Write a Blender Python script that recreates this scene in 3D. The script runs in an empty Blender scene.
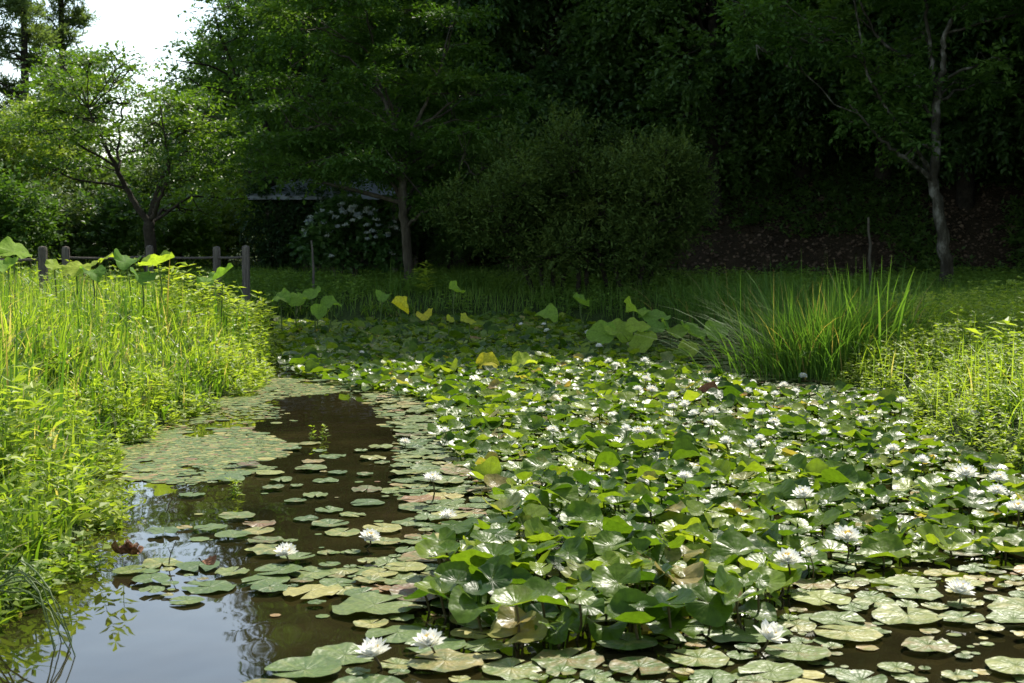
import bpy, math
import numpy as np
from mathutils import Vector

rng = np.random.default_rng(11)
R = math.radians
scene = bpy.context.scene
COL = scene.collection

# ------------------------------------------------------------------ camera
FPX, TILT, CAMZ = 1422.2, R(4.27), 1.3
cam_data = bpy.data.cameras.new('camera')
cam_data.lens = 50; cam_data.sensor_width = 36
cam_data.clip_end = 2000; cam_data.clip_start = 0.05
cam_data.dof.use_dof = True
cam_data.dof.focus_distance = 8.0
cam_data.dof.aperture_fstop = 7.1
cam = bpy.data.objects.new('camera', cam_data)
cam.location = (0, 0, CAMZ)
cam.rotation_euler = (R(90) - TILT, 0, 0)
COL.objects.link(cam)
scene.camera = cam

# ------------------------------------------------------------------ light
SUN_AZ, SUN_EL = R(24), R(49)          # ahead of the camera and to its right, high
world = bpy.data.worlds.new('World'); scene.world = world
world.use_nodes = True
wn = world.node_tree
bg = wn.nodes['Background']
sky = wn.nodes.new('ShaderNodeTexSky')
sky.sky_type = 'NISHITA'; sky.sun_disc = False
sky.sun_elevation = SUN_EL; sky.sun_rotation = SUN_AZ
sky.altitude = 100; sky.air_density = 1.0; sky.dust_density = .7; sky.ozone_density = 1.2
hs = wn.nodes.new('ShaderNodeHueSaturation'); hs.inputs['Saturation'].default_value = .8   # thin bright haze: a whiter sky
wn.links.new(sky.outputs[0], hs.inputs['Color'])
tn = wn.nodes.new('ShaderNodeMix'); tn.data_type = 'RGBA'; tn.blend_type = 'MULTIPLY'; tn.inputs[0].default_value = 1.0
tn.inputs[7].default_value = (1.0, .985, .92, 1)
wn.links.new(hs.outputs[0], tn.inputs[6]); wn.links.new(tn.outputs[2], bg.inputs['Color'])
bg.inputs['Strength'].default_value = 0.15
sd = bpy.data.lights.new('sun', 'SUN')
sd.energy = 4.5; sd.angle = R(0.55); sd.color = (1.0, 0.94, 0.82)
so = bpy.data.objects.new('sun', sd); COL.objects.link(so)
sv = Vector((math.sin(SUN_AZ) * math.cos(SUN_EL), math.cos(SUN_AZ) * math.cos(SUN_EL), math.sin(SUN_EL)))
so.rotation_euler = sv.to_track_quat('Z', 'Y').to_euler()
so.location = sv * 60

vs = scene.view_settings
vs.view_transform = 'Standard'; vs.look = 'None'; vs.gamma = 1; vs.use_curve_mapping = False
vs.exposure = 0.85
cy = scene.cycles
cy.max_bounces = 7; cy.diffuse_bounces = 4; cy.glossy_bounces = 3; cy.transmission_bounces = 3
cy.transparent_max_bounces = 4
cy.caustics_reflective = False; cy.caustics_refractive = False
cy.sample_clamp_indirect = 4.0
cy.use_denoising = True

# ------------------------------------------------------------------ projection helpers
CT, ST = math.cos(TILT), math.sin(TILT)
def P(u, v, d):
    """the world point at depth y = d that lies along the sight line (u, v)"""
    a = (u - 512) / FPX; b = (341.5 - v) / FPX
    s = d / (CT + b * ST)
    return np.array([a * s, d, CAMZ + s * (-ST + b * CT)])
def G(u, v, z=0.0):
    """the world point at height z along the sight line"""
    a = (u - 512) / FPX; b = (341.5 - v) / FPX
    s = (z - CAMZ) / (-ST + b * CT)
    return np.array([a * s, s * (CT + b * ST), z])
def proj(p):
    p = np.atleast_2d(p)
    x = p[:, 0]; y = p[:, 1]; z = p[:, 2] - CAMZ
    f = y * CT - z * ST; up = y * ST + z * CT
    f = np.maximum(f, 1e-3)
    return 512 + FPX * x / f, 341.5 - FPX * up / f
def inpoly(u, v, poly):
    u = np.asarray(u, float); v = np.asarray(v, float)
    c = np.zeros(u.shape, bool); n = len(poly)
    for i in range(n):
        x1, y1 = poly[i]; x2, y2 = poly[(i + 1) % n]
        m = ((y1 > v) != (y2 > v))
        xx = (x2 - x1) * (v - y1) / ((y2 - y1) if y2 != y1 else 1e-9) + x1
        c ^= m & (u < xx)
    return c
def polydist(x, y, poly):
    d = np.full(np.shape(x), 1e9); n = len(poly)
    for i in range(n):
        ax, ay = poly[i]; bx, by = poly[(i + 1) % n]
        vx, vy = bx - ax, by - ay
        t = np.clip(((x - ax) * vx + (y - ay) * vy) / (vx * vx + vy * vy), 0, 1)
        d = np.minimum(d, np.hypot(x - ax - t * vx, y - ay - t * vy))
    return d
def vnoise(x, y, s, seed=0):
    """smooth value noise, 0..1"""
    x = np.asarray(x, float) / s + 1000; y = np.asarray(y, float) / s + 1000
    xi = np.floor(x).astype(np.int64); yi = np.floor(y).astype(np.int64)
    fx = x - xi; fy = y - yi; fx = fx * fx * (3 - 2 * fx); fy = fy * fy * (3 - 2 * fy)
    def h(a, b):
        k = (a * 374761393 + b * 668265263 + seed * 1442695041) & 0x7fffffff
        k = ((k ^ (k >> 13)) * 1274126177) & 0x7fffffff
        return ((k ^ (k >> 16)) & 0xffff) / 65535.0
    return (h(xi, yi) * (1 - fx) + h(xi + 1, yi) * fx) * (1 - fy) + (h(xi, yi + 1) * (1 - fx) + h(xi + 1, yi + 1) * fx) * fy

# ------------------------------------------------------------------ mesh helpers
def unit(a):
    return a / np.maximum(np.linalg.norm(a, axis=-1, keepdims=True), 1e-9)
class MB:
    """gathers vertices, faces and per-vertex tint, then becomes ONE mesh"""
    def __init__(s): s.V = []; s.F = []; s.T = []; s.U = []; s.n = 0
    def add(s, V, F, tint=None, luv=None):
        V = np.asarray(V, float).reshape(-1, 3)
        F = np.asarray(F, np.int64)
        s.V.append(V); s.F.append(F + s.n)
        s.T.append(np.zeros((len(V), 3)) if tint is None else np.broadcast_to(np.asarray(tint, float), (len(V), 3)))
        s.U.append(np.zeros((len(V), 2)) if luv is None else np.asarray(luv, float).reshape(-1, 2))
        s.n += len(V); return s
    def mesh(s, name, smooth=False):
        V = np.concatenate(s.V); T = np.concatenate(s.T); U = np.concatenate(s.U)
        me = bpy.data.meshes.new(name)
        me.vertices.add(len(V)); me.vertices.foreach_set('co', V.astype(np.float32).ravel())
        li = np.concatenate([f.ravel() for f in s.F]); tot = np.concatenate([np.full(len(f), f.shape[1]) for f in s.F])
        me.loops.add(len(li)); me.loops.foreach_set('vertex_index', li.astype(np.int32))
        me.polygons.add(len(tot)); st = np.concatenate([[0], np.cumsum(tot)[:-1]])
        me.polygons.foreach_set('loop_start', st.astype(np.int32))
        me.polygons.foreach_set('use_smooth', np.full(len(tot), smooth))
        a = me.attributes.new('tint', 'FLOAT_COLOR', 'POINT')
        a.data.foreach_set('color', np.hstack([T, np.ones((len(T), 1))]).astype(np.float32).ravel())
        a = me.attributes.new('luv', 'FLOAT_VECTOR', 'POINT')
        a.data.foreach_set('vector', np.hstack([U, np.zeros((len(U), 1))]).astype(np.float32).ravel())
        me.update(calc_edges=True)
        return me
    def build(s, name, mat, parent=None, smooth=False, loc=(0, 0, 0)):
        me = s.mesh(name, smooth)
        me.materials.append(mat)
        o = bpy.data.objects.new(name, me); COL.objects.link(o)
        o.location = loc
        if parent is not None: o.parent = parent
        return o
def tag(o, label=None, cat=None, group=None, kind=None):
    if label: o['label'] = label
    if cat: o['category'] = cat
    if group: o['group'] = group
    if kind: o['kind'] = kind
    return o
def empty(name, loc, label=None, cat=None, group=None):
    o = bpy.data.objects.new(name, None); COL.objects.link(o)
    o.empty_display_size = .2
    o.location = tuple(float(c) for c in loc)
    return tag(o, label, cat, group)
def copy_tree(o, loc, rz=0, sc=1.0, label=None):
    c = o.copy(); COL.objects.link(c); c.location = tuple(float(k) for k in loc); c.rotation_euler = (0, 0, rz)
    c.scale = (sc, sc, sc) if np.isscalar(sc) else sc
    if label: c['label'] = label
    for ch in o.children:
        k = ch.copy(); COL.objects.link(k); k.parent = c
        for g in ch.children:
            m = g.copy(); COL.objects.link(m); m.parent = k
    return c

def tube(pts, rad, sides=6, cap=True):
    pts = np.asarray(pts, float); rad = np.asarray(rad, float); n = len(pts)
    t = unit(np.gradient(pts, axis=0))
    ref = np.array([0.37, 0.93, 0.05])
    a = unit(np.cross(t, ref)); b = np.cross(t, a)
    th = np.arange(sides) / sides * 2 * np.pi
    ring = pts[:, None] + rad[:, None, None] * (np.cos(th)[None, :, None] * a[:, None] + np.sin(th)[None, :, None] * b[:, None])
    V = ring.reshape(-1, 3)
    i = np.arange(n - 1)[:, None] * sides; j = np.arange(sides)[None]; k = (j + 1) % sides
    F = np.stack([i + j, i + k, i + k + sides, i + j + sides], -1).reshape(-1, 4)
    return V, F
def add_tube(mb, pts, rad, sides=6, tint=(0.5, .5, .5)):
    V, F = tube(pts, rad, sides)
    mb.add(V, F, tint)
    last = len(V) - sides
    if sides >= 3:
        mb.add(V[last:], np.arange(sides)[None], tint)
def smooth_path(pts, n, wig=0.0, r=rng):
    """resample a polyline (Catmull-Rom) to n points with a little wiggle"""
    p = np.asarray(pts, float)
    if len(p) == 2:
        q = p[0] + (p[1] - p[0]) * np.linspace(0, 1, n)[:, None]
    else:
        e = np.vstack([2 * p[0] - p[1], p, 2 * p[-1] - p[-2]])
        s = np.linspace(0, len(p) - 1 - 1e-6, n); i = s.astype(int); t = (s - i)[:, None]
        a, b, c, d = e[i], e[i + 1], e[i + 2], e[i + 3]
        q = .5 * (2 * b + (c - a) * t + (2 * a - 5 * b + 4 * c - d) * t * t + (3 * b - a - 3 * c + d) * t ** 3)
    if wig:
        w = r.normal(0, wig, (n, 3)); w[0] = 0; q = q + w
    return q
BOXF = np.array([[0, 1, 3, 2], [4, 6, 7, 5], [0, 4, 5, 1], [2, 3, 7, 6], [0, 2, 6, 4], [1, 5, 7, 3]])
def add_box(mb, lo, hi, tint=(.5, .5, .5)):
    lo = np.asarray(lo, float); hi = np.asarray(hi, float)
    V = np.array([[x, y, z] for x in (lo[0], hi[0]) for y in (lo[1], hi[1]) for z in (lo[2], hi[2])])
    mb.add(V, BOXF, tint)

LEAF_V = np.array([[0, 0, 0], [-.27, .45, .07], [0, 1, -.05], [.27, .45, .07]])
LEAF_F = np.array([[0, 2, 1], [0, 3, 2]])
NEEDLE_V = np.array([[-.06, 0, 0], [.06, 0, 0], [.10, .6, .02], [0, 1, 0], [-.10, .6, .02]])
NEEDLE_F = np.array([[0, 1, 2], [0, 2, 4], [4, 2, 3]])
BROAD_V = np.array([[0, 0, 0], [-.3, .2, .06], [-.36, .55, .05], [0, 1, -.08], [.36, .55, .05], [.3, .2, .06], [0, .5, -.03]])
BROAD_F = np.array([[0, 6, 1], [1, 6, 2], [2, 6, 3], [6, 4, 3], [6, 5, 4], [0, 5, 6]])
def scatter(mb, TV, TF, pos, d, nrm, size, tint, luv=False):
    """copies of a small leaf shape: axis along d, facing nrm"""
    n = len(pos)
    if n == 0: return
    y = unit(d); x = unit(np.cross(y, nrm)); z = np.cross(x, y)
    sz = np.broadcast_to(np.asarray(size, float), (n,)) if np.ndim(size) < 2 else None
    T = np.broadcast_to(TV, (n,) + TV.shape)
    s = sz[:, None, None]
    V = pos[:, None] + s * (T[..., 0:1] * x[:, None] + T[..., 1:2] * y[:, None] + T[..., 2:3] * z[:, None])
    k = len(TV)
    F = (np.arange(n)[:, None, None] * k + TF[None]).reshape(-1, TF.shape[1])
    ti = np.repeat(np.broadcast_to(tint, (n, 3)), k, axis=0)
    L = np.tile(TV[:, :2], (n, 1)) if luv else None
    mb.add(V.reshape(-1, 3), F, ti, L)
def sprays(mb, cen, axis, n_leaf, length, size, tint, droop=0.2, TV=LEAF_V, TF=LEAF_F, r=rng, upn=1.0, jit=.35, side=.85):
    """twigs of leaves: n_leaf leaves set alternately along each twig"""
    n = len(cen)
    axis = unit(axis)
    sd_ = unit(np.cross(axis, np.array([0, 0, 1.0]) + r.normal(0, .25, (n, 3))))
    j = np.arange(n_leaf)
    t = (j + .5) / n_leaf
    L = np.broadcast_to(length, (n,))
    pos = cen[:, None] + axis[:, None] * (L[:, None] * t[None])[..., None]
    pos[..., 2] -= droop * (L[:, None] * t[None] ** 2)
    sgn = np.where(j % 2 == 0, 1, -1)[None, :, None]
    fade = (1 - .75 * (t[None, :, None] > .93))
    d = axis[:, None] * .6 + sd_[:, None] * sgn * side * fade + r.normal(0, jit, (n, n_leaf, 3))
    d[..., 2] -= droop * t[None]
    nr = np.array([0, 0, upn]) + r.normal(0, .45, (n, n_leaf, 3))
    s = size * r.uniform(.7, 1.25, (n, n_leaf))
    tt = np.clip(tint[:, None] + r.normal(0, .10, (n, n_leaf, 3)), 0, 1)
    scatter(mb, TV, TF, pos.reshape(-1, 3), d.reshape(-1, 3), nr.reshape(-1, 3), s.reshape(-1), tt.reshape(-1, 3))
def clump_sprays(mb, clumps, dens, n_leaf, length, size, droop=.2, flat=.0, TV=LEAF_V, TF=LEAF_F, r=rng, upn=1.0, fill=2.0, updir=.25, jit=.35, side=.85):
    """clumps: rows of x y z rx ry rz; twigs gathered towards each clump's surface; dens = twigs per m2 of surface"""
    for c in clumps:
        rad = c[3:6]
        area = 4 * np.pi * ((rad[0] * rad[1]) ** 1.6 / 3 + (rad[0] * rad[2]) ** 1.6 / 3 + (rad[1] * rad[2]) ** 1.6 / 3) ** (1 / 1.6)
        n = max(4, int(area * dens))
        u = unit(r.normal(0, 1, (n, 3)))
        rr = r.uniform(0, 1, n) ** (1 / fill)
        # lumpy outline
        lump = .78 + .4 * vnoise(u[:, 0] * 2 + c[0] * 3, u[:, 1] * 2 + u[:, 2] * 1.7 + c[2] * 5, .8, 3)
        pos = c[:3] + u * (rr * lump)[:, None] * rad
        ax = u * (1 - flat * np.array([0, 0, 1])) + np.array([0, 0, updir]) + r.normal(0, .35, (n, 3))
        tb = np.clip(r.normal(.45, .18) + r.normal(0, .08, n), 0, 1)
        tint = np.stack([tb, np.clip(r.normal(.5, .2, n), 0, 1), np.full(n, r.uniform())], 1)
        sprays(mb, pos, ax, n_leaf, length * r.uniform(.6, 1.3, n), size, tint, droop, TV, TF, r, upn, jit, side)
def branches_to(mb, trunks, clumps, r=rng, thick=.35, sides=5, twigs=4, tw=.012):
    """a limb from the nearest trunk point to each clump, with twigs fanning out inside it"""
    tp = np.vstack([t[0] for t in trunks]); tr = np.concatenate([t[1] for t in trunks])
    for c in clumps:
        d = np.linalg.norm(tp - c[:3], axis=1)
        cost = d + 1.5 * np.maximum(0, tp[:, 2] - c[2] + .25 * d) + (tr < .015) * 2
        i = int(np.argmin(cost)); a = tp[i]; L = d[i]
        r0 = min(tr[i] * .8, max(.012, thick * tr[i] + .008 * L))
        mid = a * .5 + c[:3] * .5 + np.array([0, 0, .10 * L]) + r.normal(0, .07 * L, 3)
        pth = smooth_path([a, mid, c[:3]], 7, .02 * L, r)
        add_tube(mb, pth, np.linspace(r0, max(.006, r0 * .25), 7), sides)
        for k in range(twigs):
            u = unit(r.normal(0, 1, 3)); u[2] = abs(u[2]) * .4
            s = pth[r.integers(3, 7)]
            e = c[:3] + u * c[3:6] * r.uniform(.6, .95)
            add_tube(mb, smooth_path([s, (s + e) / 2 + r.normal(0, .06 * L + .02, 3), e], 5, .01 * L, r), np.linspace(tw, .004, 5), 4)

# ------------------------------------------------------------------ materials
def newmat(name):
    m = bpy.data.materials.new(name); m.use_nodes = True
    nt = m.node_tree; nt.nodes.clear()
    out = nt.nodes.new('ShaderNodeOutputMaterial')
    return m, nt, out
def nd(nt, t, **kw):
    n = nt.nodes.new(t)
    for k, v in kw.items():
        if k.startswith('i_'): n.inputs[k[2:].replace('_', ' ')].default_value = v
        else: setattr(n, k, v)
    return n
def ramp(nt, fac, stops):
    n = nt.nodes.new('ShaderNodeValToRGB')
    cr = n.color_ramp
    while len(cr.elements) < len(stops): cr.elements.new(.5)
    for e, (p, c) in zip(cr.elements, stops):
        e.position = p; e.color = (c[0], c[1], c[2], 1)
    nt.links.new(fac, n.inputs[0]); return n.outputs[0]
def mixc(nt, fac, a, b, mode='MIX'):
    n = nt.nodes.new('ShaderNodeMix'); n.data_type = 'RGBA'; n.blend_type = mode
    for s, v in ((n.inputs[0], fac), (n.inputs[6], a), (n.inputs[7], b)):
        if hasattr(v, 'is_linked') or isinstance(v, bpy.types.NodeSocket): nt.links.new(v, s)
        elif isinstance(v, (int, float)): s.default_value = v
        else: s.default_value = (v[0], v[1], v[2], 1)
    return n.outputs[2]
def leafmat(name, stops, trans=1.5, tfac=.4, rough=.45, spec=.4, tcol=(.95, 1.0, .36), yellow=None):
    """two-sided leaf: reflects, and lets light through from behind"""
    m, nt, out = newmat(name)
    at = nd(nt, 'ShaderNodeAttribute', attribute_name='tint')
    sep = nt.nodes.new('ShaderNodeSeparateColor'); nt.links.new(at.outputs['Color'], sep.inputs[0])
    col = ramp(nt, sep.outputs[0], stops)
    if yellow:
        gt = nd(nt, 'ShaderNodeMath', operation='GREATER_THAN'); nt.links.new(sep.outputs[1], gt.inputs[0]); gt.inputs[1].default_value = yellow[0]
        col = mixc(nt, gt.outputs[0], col, yellow[1])
    pb = nd(nt, 'ShaderNodeBsdfPrincipled'); nt.links.new(col, pb.inputs['Base Color'])
    pb.inputs['Roughness'].default_value = rough; pb.inputs['Specular IOR Level'].default_value = spec
    tr = nt.nodes.new('ShaderNodeBsdfTranslucent')
    tc = mixc(nt, 1.0, col, (tcol[0] * trans, tcol[1] * trans, tcol[2] * trans), 'MULTIPLY')
    nt.links.new(tc, tr.inputs[0])
    mx = nt.nodes.new('ShaderNodeMixShader'); mx.inputs[0].default_value = tfac
    nt.links.new(pb.outputs[0], mx.inputs[1]); nt.links.new(tr.outputs[0], mx.inputs[2])
    nt.links.new(mx.outputs[0], out.inputs[0])
    return m
def surfmat(name, stops, scale=8.0, rough=.8, bump=.3, bscale=30, spec=.3, coords='Object', stretch=None, detail=6):
    m, nt, out = newmat(name)
    tc = nt.nodes.new('ShaderNodeTexCoord'); vec = tc.outputs[coords]
    if stretch:
        mp = nt.nodes.new('ShaderNodeMapping'); mp.inputs['Scale'].default_value = stretch
        nt.links.new(vec, mp.inputs[0]); vec = mp.outputs[0]
    nz = nd(nt, 'ShaderNodeTexNoise', i_Scale=scale, i_Detail=detail, i_Roughness=.65); nt.links.new(vec, nz.inputs[0])
    col = ramp(nt, nz.outputs[0], stops)
    pb = nd(nt, 'ShaderNodeBsdfPrincipled'); nt.links.new(col, pb.inputs['Base Color'])
    pb.inputs['Roughness'].default_value = rough; pb.inputs['Specular IOR Level'].default_value = spec
    n2 = nd(nt, 'ShaderNodeTexNoise', i_Scale=bscale, i_Detail=4.0); nt.links.new(vec, n2.inputs[0])
    bp = nd(nt, 'ShaderNodeBump', i_Strength=bump, i_Distance=.05); nt.links.new(n2.outputs[0], bp.inputs['Height'])
    nt.links.new(bp.outputs[0], pb.inputs['Normal'])
    nt.links.new(pb.outputs[0], out.inputs[0])
    return m

M = {}
M['grass'] = leafmat('grass_blades', [(0, (.055, .12, .014)), (.4, (.13, .22, .025)), (1, (.34, .42, .06))], 1.7, .5, .38, .5, yellow=(.955, (.42, .35, .18)))
M['herb'] = leafmat('herb_leaves', [(0, (.06, .125, .016)), (.4, (.15, .23, .026)), (1, (.36, .42, .06))], 1.7, .46, .5, .3)
M['shadegrass'] = leafmat('meadow_grass', [(0, (.085, .16, .025)), (.5, (.13, .23, .036)), (1, (.21, .31, .05))], 1.5, .4, .6, .2)
M['reed'] = leafmat('reed_blades', [(0, (.055, .12, .02)), (.5, (.09, .18, .03)), (1, (.16, .26, .05))], 1.6, .45, .6, .2, yellow=(.95, (.36, .27, .11)))
M['maple'] = leafmat('maple_leaves', [(0, (.045, .10, .016)), (.5, (.075, .15, .024)), (1, (.12, .20, .036))], 1.4, .42, .6, .2)
M['light_tree'] = leafmat('light_leaves', [(0, (.05, .105, .014)), (.5, (.095, .17, .02)), (1, (.18, .26, .035))], 1.5, .46, .42, .4)
M['yellow_tree'] = leafmat('yellow_leaves', [(0, (.14, .21, .03)), (1, (.28, .35, .07))], 1.5, .4, .5, .3)
M['pale_bush'] = leafmat('pale_leaves', [(0, (.06, .10, .03)), (.5, (.10, .15, .045)), (1, (.16, .22, .08))], 1.2, .3, .5, .3)
M['dark_tree'] = leafmat('evergreen_leaves', [(0, (.04, .085, .018)), (.5, (.075, .14, .026)), (1, (.12, .20, .04))], 1.7, .42, .45, .35)
M['deep_tree'] = leafmat('deep_evergreen_leaves', [(0, (.035, .08, .022)), (.5, (.065, .125, .032)), (1, (.105, .18, .045))], 1.7, .4, .42, .4)
M['conifer'] = leafmat('conifer_sprays', [(0, (.085, .13, .055)), (.5, (.12, .17, .07)), (1, (.16, .21, .09))], 1.6, .5, .7, .15)  # paler and greyer to stand in for haze over distance
M['yew'] = leafmat('yew_sprays', [(0, (.045, .08, .018)), (.5, (.075, .12, .026)), (1, (.13, .18, .04))], 1.2, .3, .8, .08)
M['hydrangea'] = leafmat('hydrangea_leaves', [(0, (.04, .10, .028)), (.5, (.07, .15, .036)), (1, (.11, .20, .05))], 1.2, .3, .4, .4)
M['ivy'] = leafmat('ivy_leaves', [(0, (.02, .045, .012)), (.5, (.03, .07, .016)), (1, (.07, .12, .025))], 1.2, .3, .45, .35)
M['hydflower'] = leafmat('hydrangea_petals', [(0, (.26, .32, .42)), (.5, (.42, .48, .52)), (1, (.58, .62, .60))], 1.0, .2, .7, .1)
M['litter'] = leafmat('leaf_litter', [(0, (.05, .035, .024)), (.5, (.11, .075, .05)), (1, (.22, .16, .105))], .8, .15, .75, .15)
M['bark'] = surfmat('bark', [(0.3, (.035, .03, .022)), (.55, (.08, .07, .05)), (.75, (.17, .155, .12))], 9, .9, .6, 26, .15, stretch=(1, 1, .35))
M['palebark'] = surfmat('pale_bark', [(0.38, (.025, .022, .014)), (.52, (.06, .055, .038)), (.66, (.22, .21, .17))], 5, .85, .6, 30, .15, stretch=(1, 1, .5))
M['darkbark'] = surfmat('dark_bark', [(0.3, (.018, .015, .011)), (.7, (.05, .042, .03))], 9, .9, .5, 26, .15)
M['oldwood'] = surfmat('weathered_wood', [(0.3, (.06, .05, .042)), (.55, (.13, .115, .095)), (.75, (.24, .21, .18))], 5, .9, .4, 40, .15, stretch=(6, 6, .8))
M['rope'] = surfmat('old_rope', [(0.3, (.05, .045, .04)), (.7, (.14, .12, .10))], 30, .9, .3, 60, .1)
M['roof'] = surfmat('grey_roof', [(0.3, (.16, .18, .19)), (.7, (.28, .31, .33))], 3, .6, .1, 20, .3)
M['plaster'] = surfmat('hut_wall', [(0.3, (.10, .09, .075)), (.7, (.18, .165, .14))], 4, .9, .2, 20, .1)
M['stem'] = surfmat('green_stem', [(0.3, (.05, .09, .02)), (.7, (.13, .17, .04))], 20, .5, .1, 60, .3)
M['redstem'] = surfmat('reddish_stem', [(0.3, (.05, .03, .015)), (.7, (.12, .10, .04))], 20, .5, .1, 60, .3)
M['stamen'] = surfmat('yellow_stamens', [(0.3, (.75, .50, .05)), (.7, (.85, .68, .15))], 60, .6, .2, 120, .2)
M['deadleaf'] = surfmat('dead_leaf', [(0.3, (.10, .045, .02)), (.55, (.24, .11, .045)), (.75, (.40, .21, .09))], 22, .7, .5, 60, .3)

def petal_mat():
    m, nt, out = newmat('white_petals')
    at = nd(nt, 'ShaderNodeAttribute', attribute_name='tint')
    sep = nt.nodes.new('ShaderNodeSeparateColor'); nt.links.new(at.outputs['Color'], sep.inputs[0])
    col = ramp(nt, sep.outputs[0], [(0, (.68, .74, .50)), (.35, (.86, .85, .76)), (1, (.90, .89, .82))])
    pb = nd(nt, 'ShaderNodeBsdfPrincipled'); nt.links.new(col, pb.inputs['Base Color']); pb.inputs['Roughness'].default_value = .55
    pb.inputs['Specular IOR Level'].default_value = .2
    tr = nt.nodes.new('ShaderNodeBsdfTranslucent'); nt.links.new(col, tr.inputs[0])
    mx = nt.nodes.new('ShaderNodeMixShader'); mx.inputs[0].default_value = .35
    nt.links.new(pb.outputs[0], mx.inputs[1]); nt.links.new(tr.outputs[0], mx.inputs[2]); nt.links.new(mx.outputs[0], out.inputs[0])
    return m
M['petal'] = petal_mat()

def pad_mat(name, stops, rough, tfac, trans, agec, veins=.35, spec=.5, bumps=.35, blotch=.62):
    """water-lily and lotus leaves: radial veins, blotches of age, gloss; tint R picks the green, G the age"""
    m, nt, out = newmat(name)
    at = nd(nt, 'ShaderNodeAttribute', attribute_name='tint')
    sep = nt.nodes.new('ShaderNodeSeparateColor'); nt.links.new(at.outputs['Color'], sep.inputs[0])
    uv = nd(nt, 'ShaderNodeAttribute', attribute_name='luv')
    col = ramp(nt, sep.outputs[0], stops)
    # blotches
    tc = nt.nodes.new('ShaderNodeTexCoord')
    nz = nd(nt, 'ShaderNodeTexNoise', i_Scale=14.0, i_Detail=5.0, i_Roughness=.65); nt.links.new(tc.outputs['Object'], nz.inputs[0])
    ad = nd(nt, 'ShaderNodeMath', operation='ADD'); nt.links.new(nz.outputs[0], ad.inputs[0]); nt.links.new(sep.outputs[1], ad.inputs[1])
    mr = nd(nt, 'ShaderNodeMapRange', i_From_Min=blotch + .30, i_From_Max=blotch + .62); nt.links.new(ad.outputs[0], mr.inputs[0])
    agecol = ramp(nt, sep.outputs[2], agec)
    col = mixc(nt, mr.outputs[0], col, agecol)
    # mottling
    n2 = nd(nt, 'ShaderNodeTexNoise', i_Scale=45.0, i_Detail=3.0); nt.links.new(tc.outputs['Object'], n2.inputs[0])
    m2 = nd(nt, 'ShaderNodeMapRange', i_From_Min=.3, i_From_Max=.7, i_To_Min=.78, i_To_Max=1.2); nt.links.new(n2.outputs[0], m2.inputs[0])
    hv = nt.nodes.new('ShaderNodeHueSaturation'); nt.links.new(col, hv.inputs['Color']); nt.links.new(m2.outputs[0], hv.inputs['Value'])
    col = hv.outputs[0]
    # radial veins
    sx = nt.nodes.new('ShaderNodeSeparateXYZ'); nt.links.new(uv.outputs['Vector'], sx.inputs[0])
    an = nd(nt, 'ShaderNodeMath', operation='ARCTAN2'); nt.links.new(sx.outputs[1], an.inputs[0]); nt.links.new(sx.outputs[0], an.inputs[1])
    mu = nd(nt, 'ShaderNodeMath', operation='MULTIPLY'); nt.links.new(an.outputs[0], mu.inputs[0]); mu.inputs[1].default_value = 9.0
    si = nd(nt, 'ShaderNodeMath', operation='SINE'); nt.links.new(mu.outputs[0], si.inputs[0])
    ab = nd(nt, 'ShaderNodeMath', operation='ABSOLUTE'); nt.links.new(si.outputs[0], ab.inputs[0])
    vr = nd(nt, 'ShaderNodeMapRange', i_From_Min=0.0, i_From_Max=.22, i_To_Min=1.0, i_To_Max=0.0); nt.links.new(ab.outputs[0], vr.inputs[0])
    vm = nd(nt, 'ShaderNodeMath', operation='MULTIPLY'); nt.links.new(vr.outputs[0], vm.inputs[0]); vm.inputs[1].default_value = veins
    lighter = mixc(nt, 1.0, col, (1.55, 1.45, 1.3), 'MULTIPLY')
    col = mixc(nt, vm.outputs[0], col, lighter)
    pb = nd(nt, 'ShaderNodeBsdfPrincipled'); nt.links.new(col, pb.inputs['Base Color'])
    pb.inputs['Specular IOR Level'].default_value = spec
    rr = nd(nt, 'ShaderNodeMapRange', i_From_Min=.3, i_From_Max=.7, i_To_Min=rough - .06, i_To_Max=rough + .1); nt.links.new(nz.outputs[0], rr.inputs[0])
    nt.links.new(rr.outputs[0], pb.inputs['Roughness'])
    n3 = nd(nt, 'ShaderNodeTexNoise', i_Scale=22.0, i_Detail=2.0); nt.links.new(tc.outputs['Object'], n3.inputs[0])
    hsum = nd(nt, 'ShaderNodeMath', operation='MULTIPLY_ADD'); nt.links.new(ab.outputs[0], hsum.inputs[0]); hsum.inputs[1].default_value = .10; nt.links.new(n3.outputs[0], hsum.inputs[2])
    bp = nd(nt, 'ShaderNodeBump', i_Strength=bumps, i_Distance=.012); nt.links.new(hsum.outputs[0], bp.inputs['Height'])
    nt.links.new(bp.outputs[0], pb.inputs['Normal'])
    tr = nt.nodes.new('ShaderNodeBsdfTranslucent')
    tcn = mixc(nt, 1.0, col, (trans, trans, trans * .35), 'MULTIPLY'); nt.links.new(tcn, tr.inputs[0])
    mx = nt.nodes.new('ShaderNodeMixShader'); mx.inputs[0].default_value = tfac
    nt.links.new(pb.outputs[0], mx.inputs[1]); nt.links.new(tr.outputs[0], mx.inputs[2]); nt.links.new(mx.outputs[0], out.inputs[0])
    return m
AGE = [(0, (.20, .23, .06)), (.5, (.30, .26, .08)), (.85, (.22, .13, .05)), (1, (.12, .06, .03))]
M['lilyleaf'] = pad_mat('lily_leaf', [(0, (.03, .07, .007)), (.5, (.09, .155, .012)), (1, (.21, .27, .028))], .33, .40, 1.9, AGE, veins=.28, spec=.22, blotch=.58, bumps=.5)
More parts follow.
